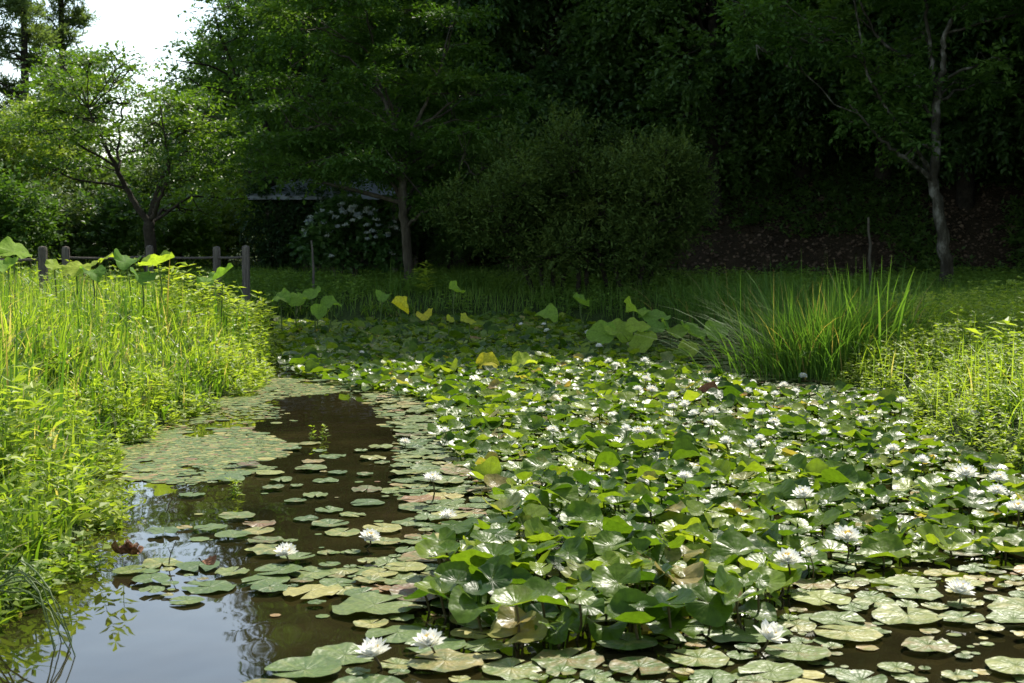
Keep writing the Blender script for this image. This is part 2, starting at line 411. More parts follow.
M['lilypad'] = pad_mat('lily_pad', [(0, (.045, .085, .018)), (.5, (.08, .125, .026)), (1, (.13, .165, .036))], .42, .06, 1.2, AGE, veins=.25, bumps=.8, spec=.28, blotch=.48)
M['lotus'] = pad_mat('lotus_leaf', [(0, (.10, .20, .05)), (.45, (.21, .34, .055)), (.75, (.36, .43, .06)), (1, (.58, .52, .05))], .6, .5, 1.6, AGE, veins=.45, spec=.06, blotch=.8)

def water_mat():
    m, nt, out = newmat('pond_water')
    tc = nt.nodes.new('ShaderNodeTexCoord')
    nz = nd(nt, 'ShaderNodeTexNoise', i_Scale=1.1, i_Detail=6.0, i_Roughness=.6); nt.links.new(tc.outputs['Object'], nz.inputs[0])
    col = ramp(nt, nz.outputs[0], [(.35, (.011, .010, .004)), (.6, (.026, .021, .008)), (.75, (.05, .038, .015))])
    pb = nd(nt, 'ShaderNodeBsdfPrincipled', i_Roughness=.02, i_IOR=1.62); nt.links.new(col, pb.inputs['Base Color'])
    mp = nt.nodes.new('ShaderNodeMapping'); mp.inputs['Scale'].default_value = (1, .55, 1); nt.links.new(tc.outputs['Object'], mp.inputs[0])
    n2 = nd(nt, 'ShaderNodeTexNoise', i_Scale=3.0, i_Detail=2.0); nt.links.new(mp.outputs[0], n2.inputs[0])
    bp = nd(nt, 'ShaderNodeBump', i_Strength=.12, i_Distance=.03); nt.links.new(n2.outputs[0], bp.inputs['Height'])
    nt.links.new(bp.outputs[0], pb.inputs['Normal'])
    nt.links.new(pb.outputs[0], out.inputs[0])
    return m
M['water'] = water_mat()
def ground_mat():
    m, nt, out = newmat('ground')
    tc = nt.nodes.new('ShaderNodeTexCoord')
    nz = nd(nt, 'ShaderNodeTexNoise', i_Scale=.9, i_Detail=8.0, i_Roughness=.7); nt.links.new(tc.outputs['Object'], nz.inputs[0])
    soil = ramp(nt, nz.outputs[0], [(.3, (.022, .016, .010)), (.55, (.05, .038, .022)), (.75, (.085, .06, .038))])
    n2 = nd(nt, 'ShaderNodeTexNoise', i_Scale=22.0, i_Detail=5.0, i_Roughness=.7); nt.links.new(tc.outputs['Object'], n2.inputs[0])
    green = ramp(nt, n2.outputs[0], [(.35, (.02, .04, .01)), (.65, (.06, .10, .02))])
    at = nd(nt, 'ShaderNodeAttribute', attribute_name='tint')
    sep = nt.nodes.new('ShaderNodeSeparateColor'); nt.links.new(at.outputs['Color'], sep.inputs[0])
    col = mixc(nt, sep.outputs[0], soil, green)
    pb = nd(nt, 'ShaderNodeBsdfPrincipled', i_Roughness=.95); nt.links.new(col, pb.inputs['Base Color'])
    pb.inputs['Specular IOR Level'].default_value = .1
    bp = nd(nt, 'ShaderNodeBump', i_Strength=.8, i_Distance=.06); nt.links.new(n2.outputs[0], bp.inputs['Height'])
    nt.links.new(bp.outputs[0], pb.inputs['Normal']); nt.links.new(pb.outputs[0], out.inputs[0])
    return m
M['ground'] = ground_mat()

# ------------------------------------------------------------------ terrain and water
EDGE_L = [G(*p)[:2] for p in ((-60, 640), (-5, 615), (45, 575), (95, 520), (92, 455), (180, 416), (240, 390), (266, 368))]
POND = [(-2.1, 3.4), (-1.85, 4.6)] + [tuple(p) for p in EDGE_L[1:]] + [(-2.9, 16.5), (-3.6, 19.2), (-5.2, 21.2), (-3.2, 21.8), (0, 21.4), (2.1, 20.6), (3.2, 19.3),
        (3.2, 16.6), (2.75, 14.3), (2.95, 12.2), (3.0, 10.6), (2.75, 9.0), (3.0, 7.2), (3.6, 5.0), (3.4, 3.0), (0.5, 2.2)]
def foot(x):
    return np.interp(x, [-30, -9, -5, 0, 4, 12, 30, 60], [900, 300, 42, 29.5, 27.0, 25.5, 21, 14])
def ground_h(x, y):
    x = np.asarray(x, float); y = np.asarray(y, float)
    d = polydist(x, y, POND); ins = inpoly(x, y, POND)
    h = np.where(ins, -np.minimum(d * .6, .35) - .02, 0.0)
    rise = .04 + .30 * (1 - np.exp(-d / .55)) + .12 * np.clip(d / 8, 0, 1)
    rise = rise + .05 * (vnoise(x, y, 1.7, 5) - .5) * np.clip(d, 0, 1)
    h = np.where(ins, h, rise)
    s = np.maximum(0, y - foot(x))
    hill = .85 * (np.sqrt(s * s + .6) - .77) * (s > 0) * np.clip(s, 0, 1)
    hill = 16 * (1 - np.exp(-hill / 16)) * (1 + .12 * (vnoise(x, y, 4, 9) - .5))
    return h + hill
def axis_grid(a, b, near0, near1, step, grow=1.16):
    g = list(np.arange(near0, near1 + 1e-6, step)); s = step
    while g[-1] < b: s *= grow; g.append(g[-1] + s)
    s = step; lo = [g[0]]
    while lo[-1] > a: s *= grow; lo.append(lo[-1] - s)
    return np.array(lo[::-1][:-1] + g)
gx = axis_grid(-700, 700, -8, 12, .22); gy = axis_grid(-60, 1100, 1.5, 36, .22)
XX, YY = np.meshgrid(gx, gy)
HH = ground_h(XX.ravel(), YY.ravel())
nx, ny = len(gx), len(gy)
ii = (np.arange(ny - 1)[:, None] * nx + np.arange(nx - 1)[None]).ravel()
gb = MB()
sfl = np.clip((YY.ravel() - foot(XX.ravel())) / 1.0 + .3, 0, 1)
gb.add(np.stack([XX.ravel(), YY.ravel(), HH], 1), np.stack([ii, ii + 1, ii + 1 + nx, ii + nx], 1),
       np.stack([np.clip(1 - sfl, 0, 1) * .8, sfl * 0, sfl * 0], 1))
tag(gb.build('ground', M['ground'], smooth=True), kind='structure')
wb = MB(); wb.add([[-9, 1, 0], [7, 1, 0], [7, 25, 0], [-9, 25, 0]], [[0, 1, 2, 3]])
tag(wb.build('pond_water', M['water']), kind='structure')
def gz(p): return float(ground_h([p[0]], [p[1]])[0])

# ------------------------------------------------------------------ trees
def trunk_paths(specs):
    """specs: [(list of points, r0, r1)] -> [(path, radii)]"""
    out = []
    for pts, r0, r1 in specs:
        p = smooth_path(pts, max(8, 5 * len(pts)), .012)
        out.append((p, np.linspace(r0, r1, len(p))))
    return out
def make_tree(name, label, cat, base, specs, clumps, leaf, bark, lp, group=None, thick=.35, twigs=4, sides=8, trunkname='trunk', crownname='crown'):
    base = np.asarray(base, float)
    root = empty(name, base, label, cat, group)
    paths = trunk_paths(specs)
    tb = MB()
    for p, r_ in paths:
        add_tube(tb, p - base, r_, sides)
    clumps = np.asarray(clumps, float)
    loc = clumps.copy(); loc[:, :3] -= base
    branches_to(tb, [(p - base, r_) for p, r_ in paths], loc, thick=thick, twigs=twigs)
    tb.build(trunkname, M[bark], root, True)
    cb = MB(); clump_sprays(cb, loc, **lp)
    cb.build(crownname, M[leaf], root)
    return root
def ell_clumps(c, rad, n, cr, flatz=.6, seed=0, fill=2.5, jitter=.25):
    r = np.random.default_rng(seed)
    u = unit(r.normal(0, 1, (n, 3))); rr = r.uniform(.15, 1, n) ** (1 / fill)
    p = np.asarray(c) + u * rr[:, None] * np.asarray(rad)
    s = cr * r.uniform(1 - jitter, 1 + jitter * 1.4, n)
    return np.column_stack([p, s, s, s * flatz])
def pc(lst, d, r_default=.6, fz=.5, dj=.8, seed=0):
    """clumps placed by sight line (u, v, radius in px) at about depth d"""
    r = np.random.default_rng(seed); out = []
    for it in lst:
        u, v, rp = it[:3]; dd = (it[3] if len(it) > 3 else d + r.uniform(-dj, dj))
        p = P(u, v, dd); s = rp * dd / FPX
        out.append([*p, s, s * .9, s * fz])
    return np.array(out)

# --- forked light-green tree on the left, in front of the sky
D = 24.0
b = P(150, 252, D); b[2] = gz(b) - .1
specs = [([b, P(150, 232, D), P(149, 222, D)], .11, .08),
         ([P(149, 224, D), P(137, 207, D), P(124, 185, D), P(110, 155, D - .3), P(96, 128, D - .4), P(84, 96, D - .5)], .062, .012),
         ([P(149, 226, D), P(153, 205, D + .2), P(163, 175, D + .4), P(180, 142, D + .5), P(200, 105, D + .6)], .05, .012),
         ([P(150, 222, D), P(160, 200, D - .4), P(168, 170, D - .6), P(165, 140, D - .8), P(160, 105, D - .8)], .04, .01),
         ([P(124, 186, D), P(118, 160, D + .5), P(120, 120, D + .7), P(128, 85, D + .8)], .035, .01)]
cl = pc([(85, 88, 30), (60, 75, 26), (118, 62, 20), (105, 80, 24), (130, 70, 15), (45, 110, 30), (80, 112, 28), (120, 103, 20), (30, 128, 26), (60, 140, 26),
         (150, 95, 20), (170, 105, 26), (150, 125, 22), (195, 100, 24), (210, 122, 26), (185, 130, 22), (100, 135, 20), (205, 150, 28), (175, 158, 18),
         (50, 166, 24), (85, 165, 20), (190, 180, 24), (215, 172, 26), (188, 210, 20), (225, 200, 22),
         (140, 150, 12), (62, 58, 16), (90, 62, 14), (50, 88, 20)], D, fz=.32, dj=1.6, seed=1)
make_tree('forked_tree', 'light green tree forking low into thin dark limbs behind the rope fence', 'tree', b, specs, cl, 'light_tree', 'darkbark',
          dict(dens=42, n_leaf=10, length=.40, size=.088, droop=.22, flat=.85, fill=1.5), twigs=6)

# --- layered maple whose slim trunk stands right of the hut
D = 25.0
b = P(408, 276, D); b[2] = gz(b) - .1
specs = [([b, P(407, 240, D), P(403, 200, D), P(403, 165, D)], .095, .07),
         ([P(403, 168, D), P(411, 140, D), P(424, 105, D), P(438, 72, D), P(446, 40, D + .3)], .045, .014),
         ([P(403, 166, D), P(395, 130, D), P(380, 90, D + .3), P(372, 40, D + .5), P(370, -40, D + .6)], .05, .015),
         ([P(406, 225, D), P(425, 212, D - .3), P(446, 205, D - .5), P(470, 207, D - .6)], .035, .01),
         ([P(403, 180, D), P(385, 172, D - .2), P(368, 165, D - .4)], .035, .01)]
tiers = []
r_ = np.random.default_rng(5)
for (u0, u1, v) in ((235, 330, 158), (250, 400, 135), (290, 420, 160), (330, 420, 178), (420, 520, 175), (395, 530, 150), (415, 525, 103), (300, 430, 105), (240, 330, 112),
                    (340, 500, 75), (260, 360, 80), (330, 480, 45), (280, 380, 40), (350, 470, 15), (270, 370, 5), (360, 500, -20), (290, 420, -50), (330, 470, -85), (300, 400, -110), (320, 400, 128), (440, 500, 128), (400, 470, 192)):
    n = max(2, int((u1 - u0) / 38))
    for k in range(n):
        u = u0 + (u1 - u0) * (k + .5) / n + r_.uniform(-8, 8)
        dd = D + r_.uniform(-2.0, 2.2)
        p = P(u, v + r_.uniform(-7, 7) + 3 * abs(k - n / 2), dd)
        s = r_.uniform(.45, .68)
        tiers.append([*p, s, s, s * r_.uniform(.10, .18)])
make_tree('layered_maple', 'green maple with flat tiers of leaves and slim trunk right of the hut', 'tree', b, specs, tiers, 'maple', 'bark',
          dict(dens=48, n_leaf=10, length=.34, size=.095, droop=.2, flat=.92, fill=1.8, updir=.0, upn=2.2), twigs=4)

# --- tall broad tree whose edge meets the sky
D = 31.0
b = P(285, 262, D); b[2] = gz(b) - .1
specs = [([b, P(287, 200, D), P(290, 140, D), P(300, 60, D), P(320, -30, D), P(345, -120, D)], .26, .04),
         ([P(288, 170, D), P(262, 120, D), P(235, 70, D), P(215, 20, D)], .12, .02), ([P(292, 120, D), P(340, 60, D + .5), P(380, 0, D + 1)], .12, .02),
         ([P(300, 60, D), P(270, 10, D), P(250, -20, D)], .09, .02)]
cl = pc([(215, 8, 24), (240, 28, 30), (200, 48, 20), (180, 62, 14), (225, 60, 28), (250, 0, 28), (275, 30, 34), (285, -10, 32), (255, 75, 32), (215, 88, 26), (190, 92, 20), (175, 78, 12),
         (300, 70, 34), (320, 20, 36), (235, 110, 30), (275, 110, 34), (305, -45, 36), (340, -30, 38), (350, 55, 38), (325, -85, 38), (360, -90, 44), (345, -130, 34),
         (385, 10, 40), (390, -60, 44), (325, 120, 34), (235, 145, 30), (270, 150, 34), (215, 160, 24), (310, 165, 30), (250, 180, 26), (375, 120, 36), (400, 80, 36)], D, fz=.62, dj=1.5, seed=2)
make_tree('broad_tree', 'tall broad dark green tree with its ragged edge against the sky', 'tree', b, specs, cl, 'maple', 'darkbark',
          dict(dens=20, n_leaf=10, length=.42, size=.115, droop=.3, flat=.4, fill=2.4), twigs=4)

# --- two tall conifers far left
def conifer(u, vtop, D, halfw, label, seed):
    r = np.random.default_rng(seed)
    b = P(u, 262, D); b[2] = gz(b) - .2
    top = P(u, vtop, D)
    cl = []
    H = top[2] - b[2]
    z = b[2] + H * .25
    while z < top[2] - .3:
        t = (z - b[2]) / H
        w = halfw * D / FPX * (1.08 - t) * 1.35 + .25
        for k in range(6):
            a = r.uniform(0, 2 * np.pi); q = r.uniform(.35, 1) * w
            s = r.uniform(.28, .48)
            cl.append([b[0] + (top[0] - b[0]) * t + math.cos(a) * q, D + math.sin(a) * q, z + .12 * q + r.uniform(-.2, .2), s * 1.2, s * 1.2, s * .6])
        z += r.uniform(.75, 1.0)
    cl.append([*top, .3, .3, .6])
    return make_tree('conifer', label, 'conifer', b, [([b, (b + top) / 2 + [.1, 0, 0], top], .26, .05)], cl, 'conifer', 'darkbark',
                     dict(dens=34, n_leaf=9, length=.28, size=.13, droop=.0, flat=.2, fill=1.8, TV=NEEDLE_V * np.array([1.7, 1, 1]), TF=NEEDLE_F), group='tall conifers at the far left', twigs=1)
conifer(22, -55, 50, 44, 'tall dark conifer with gaps in its crown at the far left edge', 3)
conifer(60, -60, 54, 46, 'tall dark conifer standing against the open white sky', 4)

# --- far sunlit trees and bushes behind the fence
def round_tree(name, label, cat, u, vbase, D, spread, vtop, leaf, n, cr, seed, lp, group=None, vmin=None, bark='darkbark'):
    b = P(u, vbase, D); b[2] = gz(b) - .1
    top = P(u, vtop, D)
    H = top[2] - b[2]
    c = [b[0], b[1], b[2] + H * .58]
    w = spread * D / FPX
    cl = ell_clumps(c, (w, w, H * .42), n, cr, .7, seed)
    return make_tree(name, label, cat, b, [([b, b + [.1, 0, H * .4], b + [.0, 0, H * .85]], max(.08, H * .02), .03)], cl, leaf, bark, lp, group, twigs=2)
FB = dict(dens=9, n_leaf=8, length=.5, size=.17, droop=.15, fill=2.2)
round_tree('sunlit_tree', 'sunlit yellow green tree below the conifers at the left edge', 'tree', 4, 262, 33, 50, 108, 'yellow_tree', 30, .72, 11, dict(dens=16, n_leaf=8, length=.4, size=.12, droop=.15, fill=2.4))
round_tree('far_tree', 'dull green far tree between the conifers and the forked tree', 'tree', 48, 262, 47, 46, 88, 'pale_bush', 24, 1.0, 12, FB, 'far trees behind the fence')
round_tree('far_tree', 'low dark far tree seen through the forked trunk', 'tree', 118, 262, 52, 50, 158, 'dark_tree', 18, 1.0, 13, FB, 'far trees behind the fence')
round_tree('far_tree', 'rounded far tree seen between the upper limbs of the forked tree', 'tree', 158, 262, 55, 46, 122, 'pale_bush', 22, 1.0, 16, FB, 'far trees behind the fence')
round_tree('far_tree', 'grey green far tree just left of the hut', 'tree', 205, 262, 50, 42, 150, 'pale_bush', 18, 1.0, 14, FB, 'far trees behind the fence')
SB = dict(dens=15, n_leaf=7, length=.3, size=.12, droop=.15, fill=2.2)
round_tree('shrub', 'olive shrub behind the two left fence posts', 'shrub', 58, 268, 29, 34, 195, 'pale_bush', 18, .55, 21, SB, 'shrubs behind the fence')
round_tree('shrub', 'dark shrub between left fence posts and forked trunk', 'shrub', 112, 268, 29, 30, 200, 'dark_tree', 16, .5, 22, SB, 'shrubs behind the fence')
round_tree('shrub', 'pale shrub, sunlight put in its leaf colour, behind the middle fence posts beside the hut', 'shrub', 222, 268, 33, 32, 186, 'yellow_tree', 16, .6, 23, SB, 'shrubs behind the fence')  # brighter leaf colour used in place of sun on this shrub
round_tree('shrub', 'green shrub right of the forked trunk, left of the middle posts', 'shrub', 178, 268, 31, 26, 200, 'light_tree', 14, .55, 24, SB, 'shrubs behind the fence')
round_tree('shrub', 'leafy shrub at the left edge behind the big lotus leaf', 'shrub', 2, 268, 27, 30, 185, 'maple', 16, .55, 25, SB, 'shrubs behind the fence')

# --- big feathery evergreen shrub in the middle
D = 22.6
b = P(598, 292, D); b[2] = gz(b) - .1
specs = []
r_ = np.random.default_rng(9)
for (u0, du) in ((535, -55), (545, -20), (552, 5), (560, 30), (622, -30), (630, 0), (638, 25), (645, 45), (612, -50), (590, -15), (578, 10)):
    dd = D + r_.uniform(-.5, .5)
    p0 = P(u0, 292, dd); p0[2] = gz(p0) - .05
    specs.append(([p0, P(u0 + du * .35, 240, dd), P(u0 + du * .8 + r_.uniform(-8, 8), 195, dd), P(u0 + du * 1.3, 160, dd)], .045, .01))
cl = []
for k in range(230):
    u = r_.uniform(440, 706); v = r_.uniform(112, 285)
    top = np.interp(u, [446, 470, 500, 530, 560, 590, 612, 640, 662, 690, 706], [196, 176, 166, 142, 132, 120, 138, 122, 146, 168, 190])
    bot = np.interp(u, [446, 480, 520, 545, 575, 600, 650, 668, 706], [222, 236, 258, 278, 262, 268, 284, 262, 214])
    if v < top + 12 or v > bot - 6: continue
    if vnoise(u, v, 34, 91) < .22: continue
    t = (u - 577) / 130; dd = D + r_.uniform(-1.2, 1.2) * math.sqrt(max(.1, 1 - t * t))
    s = r_.uniform(.20, .36)
    cl.append([*P(u, v, dd), s, s, s * .9])
    if v < top + 30:
        cl.append([*P(u + r_.uniform(-6, 6), v - 16, dd), .08, .08, .26])
make_tree('feathery_shrub', 'big feathery dark evergreen shrub with many stems on the far bank', 'shrub', b, specs, cl, 'yew', 'darkbark',
          dict(dens=70, n_leaf=13, length=.42, size=.066, droop=.08, flat=0, fill=1.5, updir=.75, TV=NEEDLE_V * np.array([2.0, 1, 1]), TF=NEEDLE_F, side=.7), trunkname='stems', crownname='foliage', twigs=4)

# --- pale-barked tree on the right
D = 22.8
b = P(946, 292, D); b[2] = gz(b) - .12
specs = [([b, P(946, 262, D), P(941, 225, D), P(934, 185, D), P(936, 150, D), P(936, 110, D), P(940, 80, D)], .11, .06),
         ([P(940, 82, D), P(943, 65, D), P(944, 40, D), P(954, 15, D), P(960, -15, D), P(975, -70, D)], .055, .02),
         ([P(937, 100, D), P(931, 60, D + .3), P(927, 20, D + .4), P(922, -40, D + .5)], .05, .018),
         ([P(934, 180, D), P(915, 165, D - .2), P(890, 148, D - .4), P(868, 125, D - .5), P(850, 105, D - .6)], .045, .012),
         ([P(930, 172, D), P(918, 152, D - .3), P(905, 135, D - .3), P(888, 110, D - .3), P(866, 70, D - .2), P(858, 20, D), P(848, -30, D)], .035, .012),
         ([P(936, 130, D), P(910, 70, D + .2), P(880, 40, D + .3), P(862, 5, D + .3), P(838, -30, D + .3)], .035, .012)]
cl = pc([(880, 95, 26), (905, 85, 24), (860, 120, 22), (895, 125, 24), (920, 105, 20), (875, 70, 20), (910, 55, 18), (850, 55, 22), (770, 18, 30), (800, 40, 30), (745, 10, 26), (830, 20, 28),
         (760, 48, 24), (920, 40, 16), (965, 90, 20), (985, 85, 22), (1000, 60, 18), (970, 5, 24), (900, 0, 30), (860, -30, 36), (940, -60, 40), (1000, -40, 40), (800, -40, 36), (1040, 10, 30), (880, -90, 44), (960, -110, 44),
         (925, 145, 12), (905, 160, 12)], D, fz=.5, dj=1.0, seed=6)
make_tree('pale_trunk_tree', 'leaning tree with pale lichen patched bark in front of the dark slope', 'tree', b, specs, cl, 'maple', 'palebark',
          dict(dens=55, n_leaf=9, length=.32, size=.10, droop=.25, flat=.5, fill=2.0), twigs=5)

# --- dark evergreens over the slope: three built, the rest copied
def evergreen_proto(seed, leaf, label, Hh=9.0, W=3.0, droop=.55):
    r = np.random.default_rng(seed)
    cl = []
    for k in range(40):
        u = unit(r.normal(0, 1, 3)); q = r.uniform(.35, 1) ** .5
        s = r.uniform(.6, 1.25)
        cl.append([u[0] * W * q, u[1] * W * q, Hh * .56 + u[2] * Hh * .44 * q, s, s, s * .62])
    b0 = np.zeros(3)
    return make_tree('evergreen_tree', label, 'tree', b0, [([b0, [.15, 0, Hh * .3], [.05, .1, Hh * .6], [.2, 0, Hh * .92]], .2, .05), ([[.1, 0, Hh * .25], [.9, -.3, Hh * .5], [1.6, -.5, Hh * .7]], .1, .03),
                     ([[.1, 0, Hh * .3], [-.9, -.2, Hh * .5], [-1.7, 0, Hh * .75]], .1, .03)], cl, leaf, 'darkbark',
                     dict(dens=15, n_leaf=10, length=.46, size=.135, droop=droop, flat=.3, fill=3.6), 'evergreens over the slope', twigs=2)
def shade_tree_proto(seed):  # evergreens added to cast shade on the pond; crowns lie above the frame
    r = np.random.default_rng(seed); cl = []
    for k in range(46):
        u = unit(r.normal(0, 1, 3)); q = r.uniform(.3, 1) ** .5; s = r.uniform(.9, 1.5)
        cl.append([u[0] * 3.0 * q, u[1] * 3.0 * q, 12 + u[2] * 5.4 * q, s, s, s * .65])
    return make_tree('added_shade_evergreen', 'x', 'tree', np.zeros(3), [([[0, 0, 0], [.2, 0, 5], [0, .2, 10], [.2, 0, 16]], .3, .06)], cl, 'dark_tree', 'darkbark',
                     dict(dens=8.5, n_leaf=10, length=.7, size=.27, droop=.5, flat=.2, fill=2.3), 'tall evergreens added on the slope for shade', twigs=2)
tp_ = shade_tree_proto(36)
for i, (x_, y_, s_, rz_, lab) in enumerate([(7.5, 32.4, .93, 1.1, 'tall evergreen added for shade, rising above the frame over the upper slope middle'),
        (10.5, 30.5, 1.05, 2.3, 'tall evergreen added for shade, rising above the frame behind the pale trunk'), (14.0, 29, 1.0, 3.9, 'tall evergreen added for shade, rising above the frame at the right edge'), (17.5, 26.5, 1.0, 5.0, 'tall evergreen added for shade on the slope right of the frame'),
        (12.4, 28.6, 1.0, .4, 'tall evergreen added for shade, rising above the frame between pale trunk and right edge'), (11.8, 26.0, .95, 1.7, 'tall evergreen added for shade at the foot of the slope just right of the frame'), (8.8, 36, 1.15, 4.1, 'tall evergreen added for shade at the top of the slope, middle'), (13, 34.5, 1.15, 3.0, 'tall evergreen added for shade at the top of the slope, right')]):
    p = np.array([x_, y_, 0.0]); p[2] = gz(p) - .3
    if i == 0: tp_.location = tuple(p); tp_.scale = (s_,) * 3; tp_['label'] = lab
    else: copy_tree(tp_, p, rz_, s_, lab)
pr = [evergreen_proto(31, 'deep_tree', 'x', 9, 3.0, .7), evergreen_proto(32, 'dark_tree', 'x', 9.5, 3.1, .4), evergreen_proto(33, 'deep_tree', 'x', 8.5, 3.2, .55)]
ev = [  # u, depth, proto, scale, rz, label
 (480, 33.5, 0, 1.05, .3, 'dark evergreen right behind the layered maple'),
 (555, 31.5, 2, 1.05, 1.9, 'near-black evergreen above the left half of the feathery shrub'),
 (640, 31.0, 0, 1.0, 4.0, 'near-black evergreen above the right half of the feathery shrub'),
 (715, 29.0, 1, .86, 2.2, 'bushy evergreen with brighter leaves right of the feathery shrub'),
 (800, 29.8, 2, 1.05, .9, 'dark evergreen drooping over the slope above the reed clump'),
 (880, 29.3, 0, .95, 5.2, 'dark evergreen directly behind the left limbs of the pale trunk'),
 (965, 28.6, 2, .92, 3.3, 'evergreen with hanging leaves just right of the pale trunk'),
 (1045, 27.8, 0, .95, 1.2, 'evergreen with hanging leaves cut by the right edge'),
 (430, 37.5, 1, 1.15, 2.7, 'evergreen showing through the top of the layered maple'),
 (590, 36.5, 1, 1.2, .1, 'upper evergreen higher up the slope above the feathery shrub'),
 (720, 35.0, 0, 1.2, 3.6, 'upper evergreen at the top middle of the dark slope'),
 (850, 34.5, 1, 1.15, 5.9, 'upper evergreen behind the leafy left limbs of the pale tree'),
 (985, 34.0, 2, 1.15, 4.4, 'upper evergreen at the top right corner'),
 (385, 43.0, 0, 1.3, .7, 'dark evergreen far behind the hut roof'),
 (262, 46.0, 1, .9, 4.1, 'dark evergreen far behind the left edge of the hut'),
 (345, 42.0, 0, 1.0, 5.1, 'dark evergreen far behind the middle of the hut roof'),
 (300, 40.0, 2, 1.0, 2.9, 'dark evergreen behind the left end of the hut roof'),
 (450, 30.5, 1, .42, 1.2, 'low dark evergreen bush between the slim trunk and the feathery shrub'),
 (488, 31.5, 0, .42, 2.5, 'low dark evergreen bush touching the feathery shrub from behind'),
 (420, 32.5, 2, .45, .5, 'low dark evergreen bush right behind the slim maple trunk'),
 (1180, 25.0, 1, 1.25, 2.0, 'evergreen on the slope beyond the right bank'),
 (1290, 20.0, 2, 1.3, 1.0, 'tall evergreen added off frame to shade the right bank'),  # added beyond the right edge for its shadow
]
used = set()
for (u, dd, k, s, rz, lab) in ev:
    p = P(u, 250, dd); p[2] = gz(p) - .25
    if k not in used:
        used.add(k); o = pr[k]; o.location = tuple(p); o.rotation_euler = (0, 0, rz); o.scale = (s, s, s); o['label'] = lab
    else:
        copy_tree(pr[k], p, rz, s, lab)

# ------------------------------------------------------------------ undergrowth on the slope (nobody could count it)
def vis_points(n, x0, x1, y0, y1, seed):
    r = np.random.default_rng(seed)
    return r.uniform(x0, x1, n), r.uniform(y0, y1, n), r
x, y, r_ = vis_points(24000, -1, 13, 26, 33, 41)
s = y - foot(x); k = (s > -.4) & (s < 5); x, y = x[k], y[k]
z = ground_h(x, y); n = len(x)
mb = MB()
scatter(mb, BROAD_V, BROAD_F, np.stack([x, y, z + .02], 1), r_.normal(0, 1, (n, 3)) * [1, 1, .4], np.array([0, -.5, .8]) + r_.normal(0, .5, (n, 3)), r_.uniform(.045, .095, n), np.clip(np.stack([r_.normal(.5, .25, n)] * 3, 1), 0, 1))
tag(mb.build('leaf_litter', M['litter']), 'brown fallen leaves covering the foot of the dark slope', 'leaf litter', kind='stuff')
x, y, r_ = vis_points(20000, -3, 13, 25.5, 35, 42)
s = y - foot(x); k = (s > 0) & (vnoise(x, y, 1.3, 8) > .44 - .06 * s); x, y = x[k], y[k]; n = len(x)
mb = MB()
c = np.stack([x, y, ground_h(x, y)], 1)
sprays(mb, c, np.array([0, -.5, .8]) + r_.normal(0, .4, (n, 3)), 8, r_.uniform(.25, .6, n), .10, np.clip(np.stack([r_.normal(.45, .2, n)] * 3, 1), 0, 1), .3, r=r_)
tag(mb.build('undergrowth', M['dark_tree']), 'low dark leafy undergrowth on the shaded slope', 'undergrowth', kind='stuff')

# ------------------------------------------------------------------ grass
def blades(mb, base, h, az, lean, width, tint, seg=4, curl=1.6):
    """ribbon blades bending over towards az"""
    n = len(base)
    t = np.linspace(0, 1, seg + 1)
    dirx = np.stack([np.cos(az), np.sin(az), 0 * az], 1)
    sid = np.stack([-np.sin(az), np.cos(az), 0 * az], 1)
    out = h[:, None] * lean[:, None] * t[None] ** curl
    zz = h[:, None] * t[None] * (1 - .45 * np.clip(lean[:, None], 0, 1.2) * t[None] ** 1.5)
    cen = base[:, None] + dirx[:, None] * out[..., None]; cen[..., 2] += zz
    w = width[:, None] * (1 - t[None] ** 2.2 * .97) * (.55 + .45 * np.minimum(1, t[None] * 4)) * .5
    tw = az[:, None] * 0 + .8 * (t[None] - .3)
    sv_ = sid[:, None] * np.cos(tw)[..., None] + dirx[:, None] * np.sin(tw)[..., None]
    V = np.stack([cen - sv_ * w[..., None], cen + sv_ * w[..., None]], 2)
    V = V.reshape(n, -1, 3)
    k = 2 * (seg + 1); j = np.arange(seg) * 2
    F = np.stack([j, j + 1, j + 3, j + 2], 1)
    F = (np.arange(n)[:, None, None] * k + F[None]).reshape(-1, 4)
    mb.add(V.reshape(-1, 3), F, np.repeat(tint, k, axis=0))
def tints(n, r, m=.5, s=.2, x=None, y=None):
    a = r.normal(m, s, n)
    if x is not None: a = a + (vnoise(x, y, .8, 17) - .5) * .5
    return np.clip(np.stack([a, r.uniform(0, 1, n), r.uniform(0, 1, n)], 1), 0, 1)
def in_view(x, y, z, m=60):
    u, v = proj(np.stack([x, y, z], 1)); return (u > -m) & (u < 1024 + m) & (v < 760)

# left bank: long blades
x, y, r_ = vis_points(95000, -8.5, -1.4, 3.6, 22, 51)
k = ~inpoly(x, y, POND); x, y = x[k], y[k]
dd_ = polydist(x, y, POND); z = ground_h(x, y)
k = in_view(x, y, z + .5) & (r_.uniform(0, 1, len(x)) < np.interp(y, [3, 8, 14, 22], [1, .95, .75, .6])) & (vnoise(x, y, .5, 21) > .12)
x, y, z, dd_ = x[k], y[k], z[k], dd_[k]; n = len(x)
hh = r_.uniform(.34, .72, n) * (.65 + .6 * vnoise(x, y, 1.1, 6)) * np.clip(.38 + dd_ * .5, .38, 1.0) * np.interp(y, [4, 9, 14], [1.1, 1, .8])
mb = MB()
blades(mb, np.stack([x, y, z - .03], 1), hh, r_.uniform(0, 2 * np.pi, n), np.abs(r_.normal(.5, .35, n)), r_.uniform(.010, .026, n), tints(n, r_, .52, .3, x, y))
k2 = r_.uniform(0, 1, n) < .035; n2 = int(k2.sum())
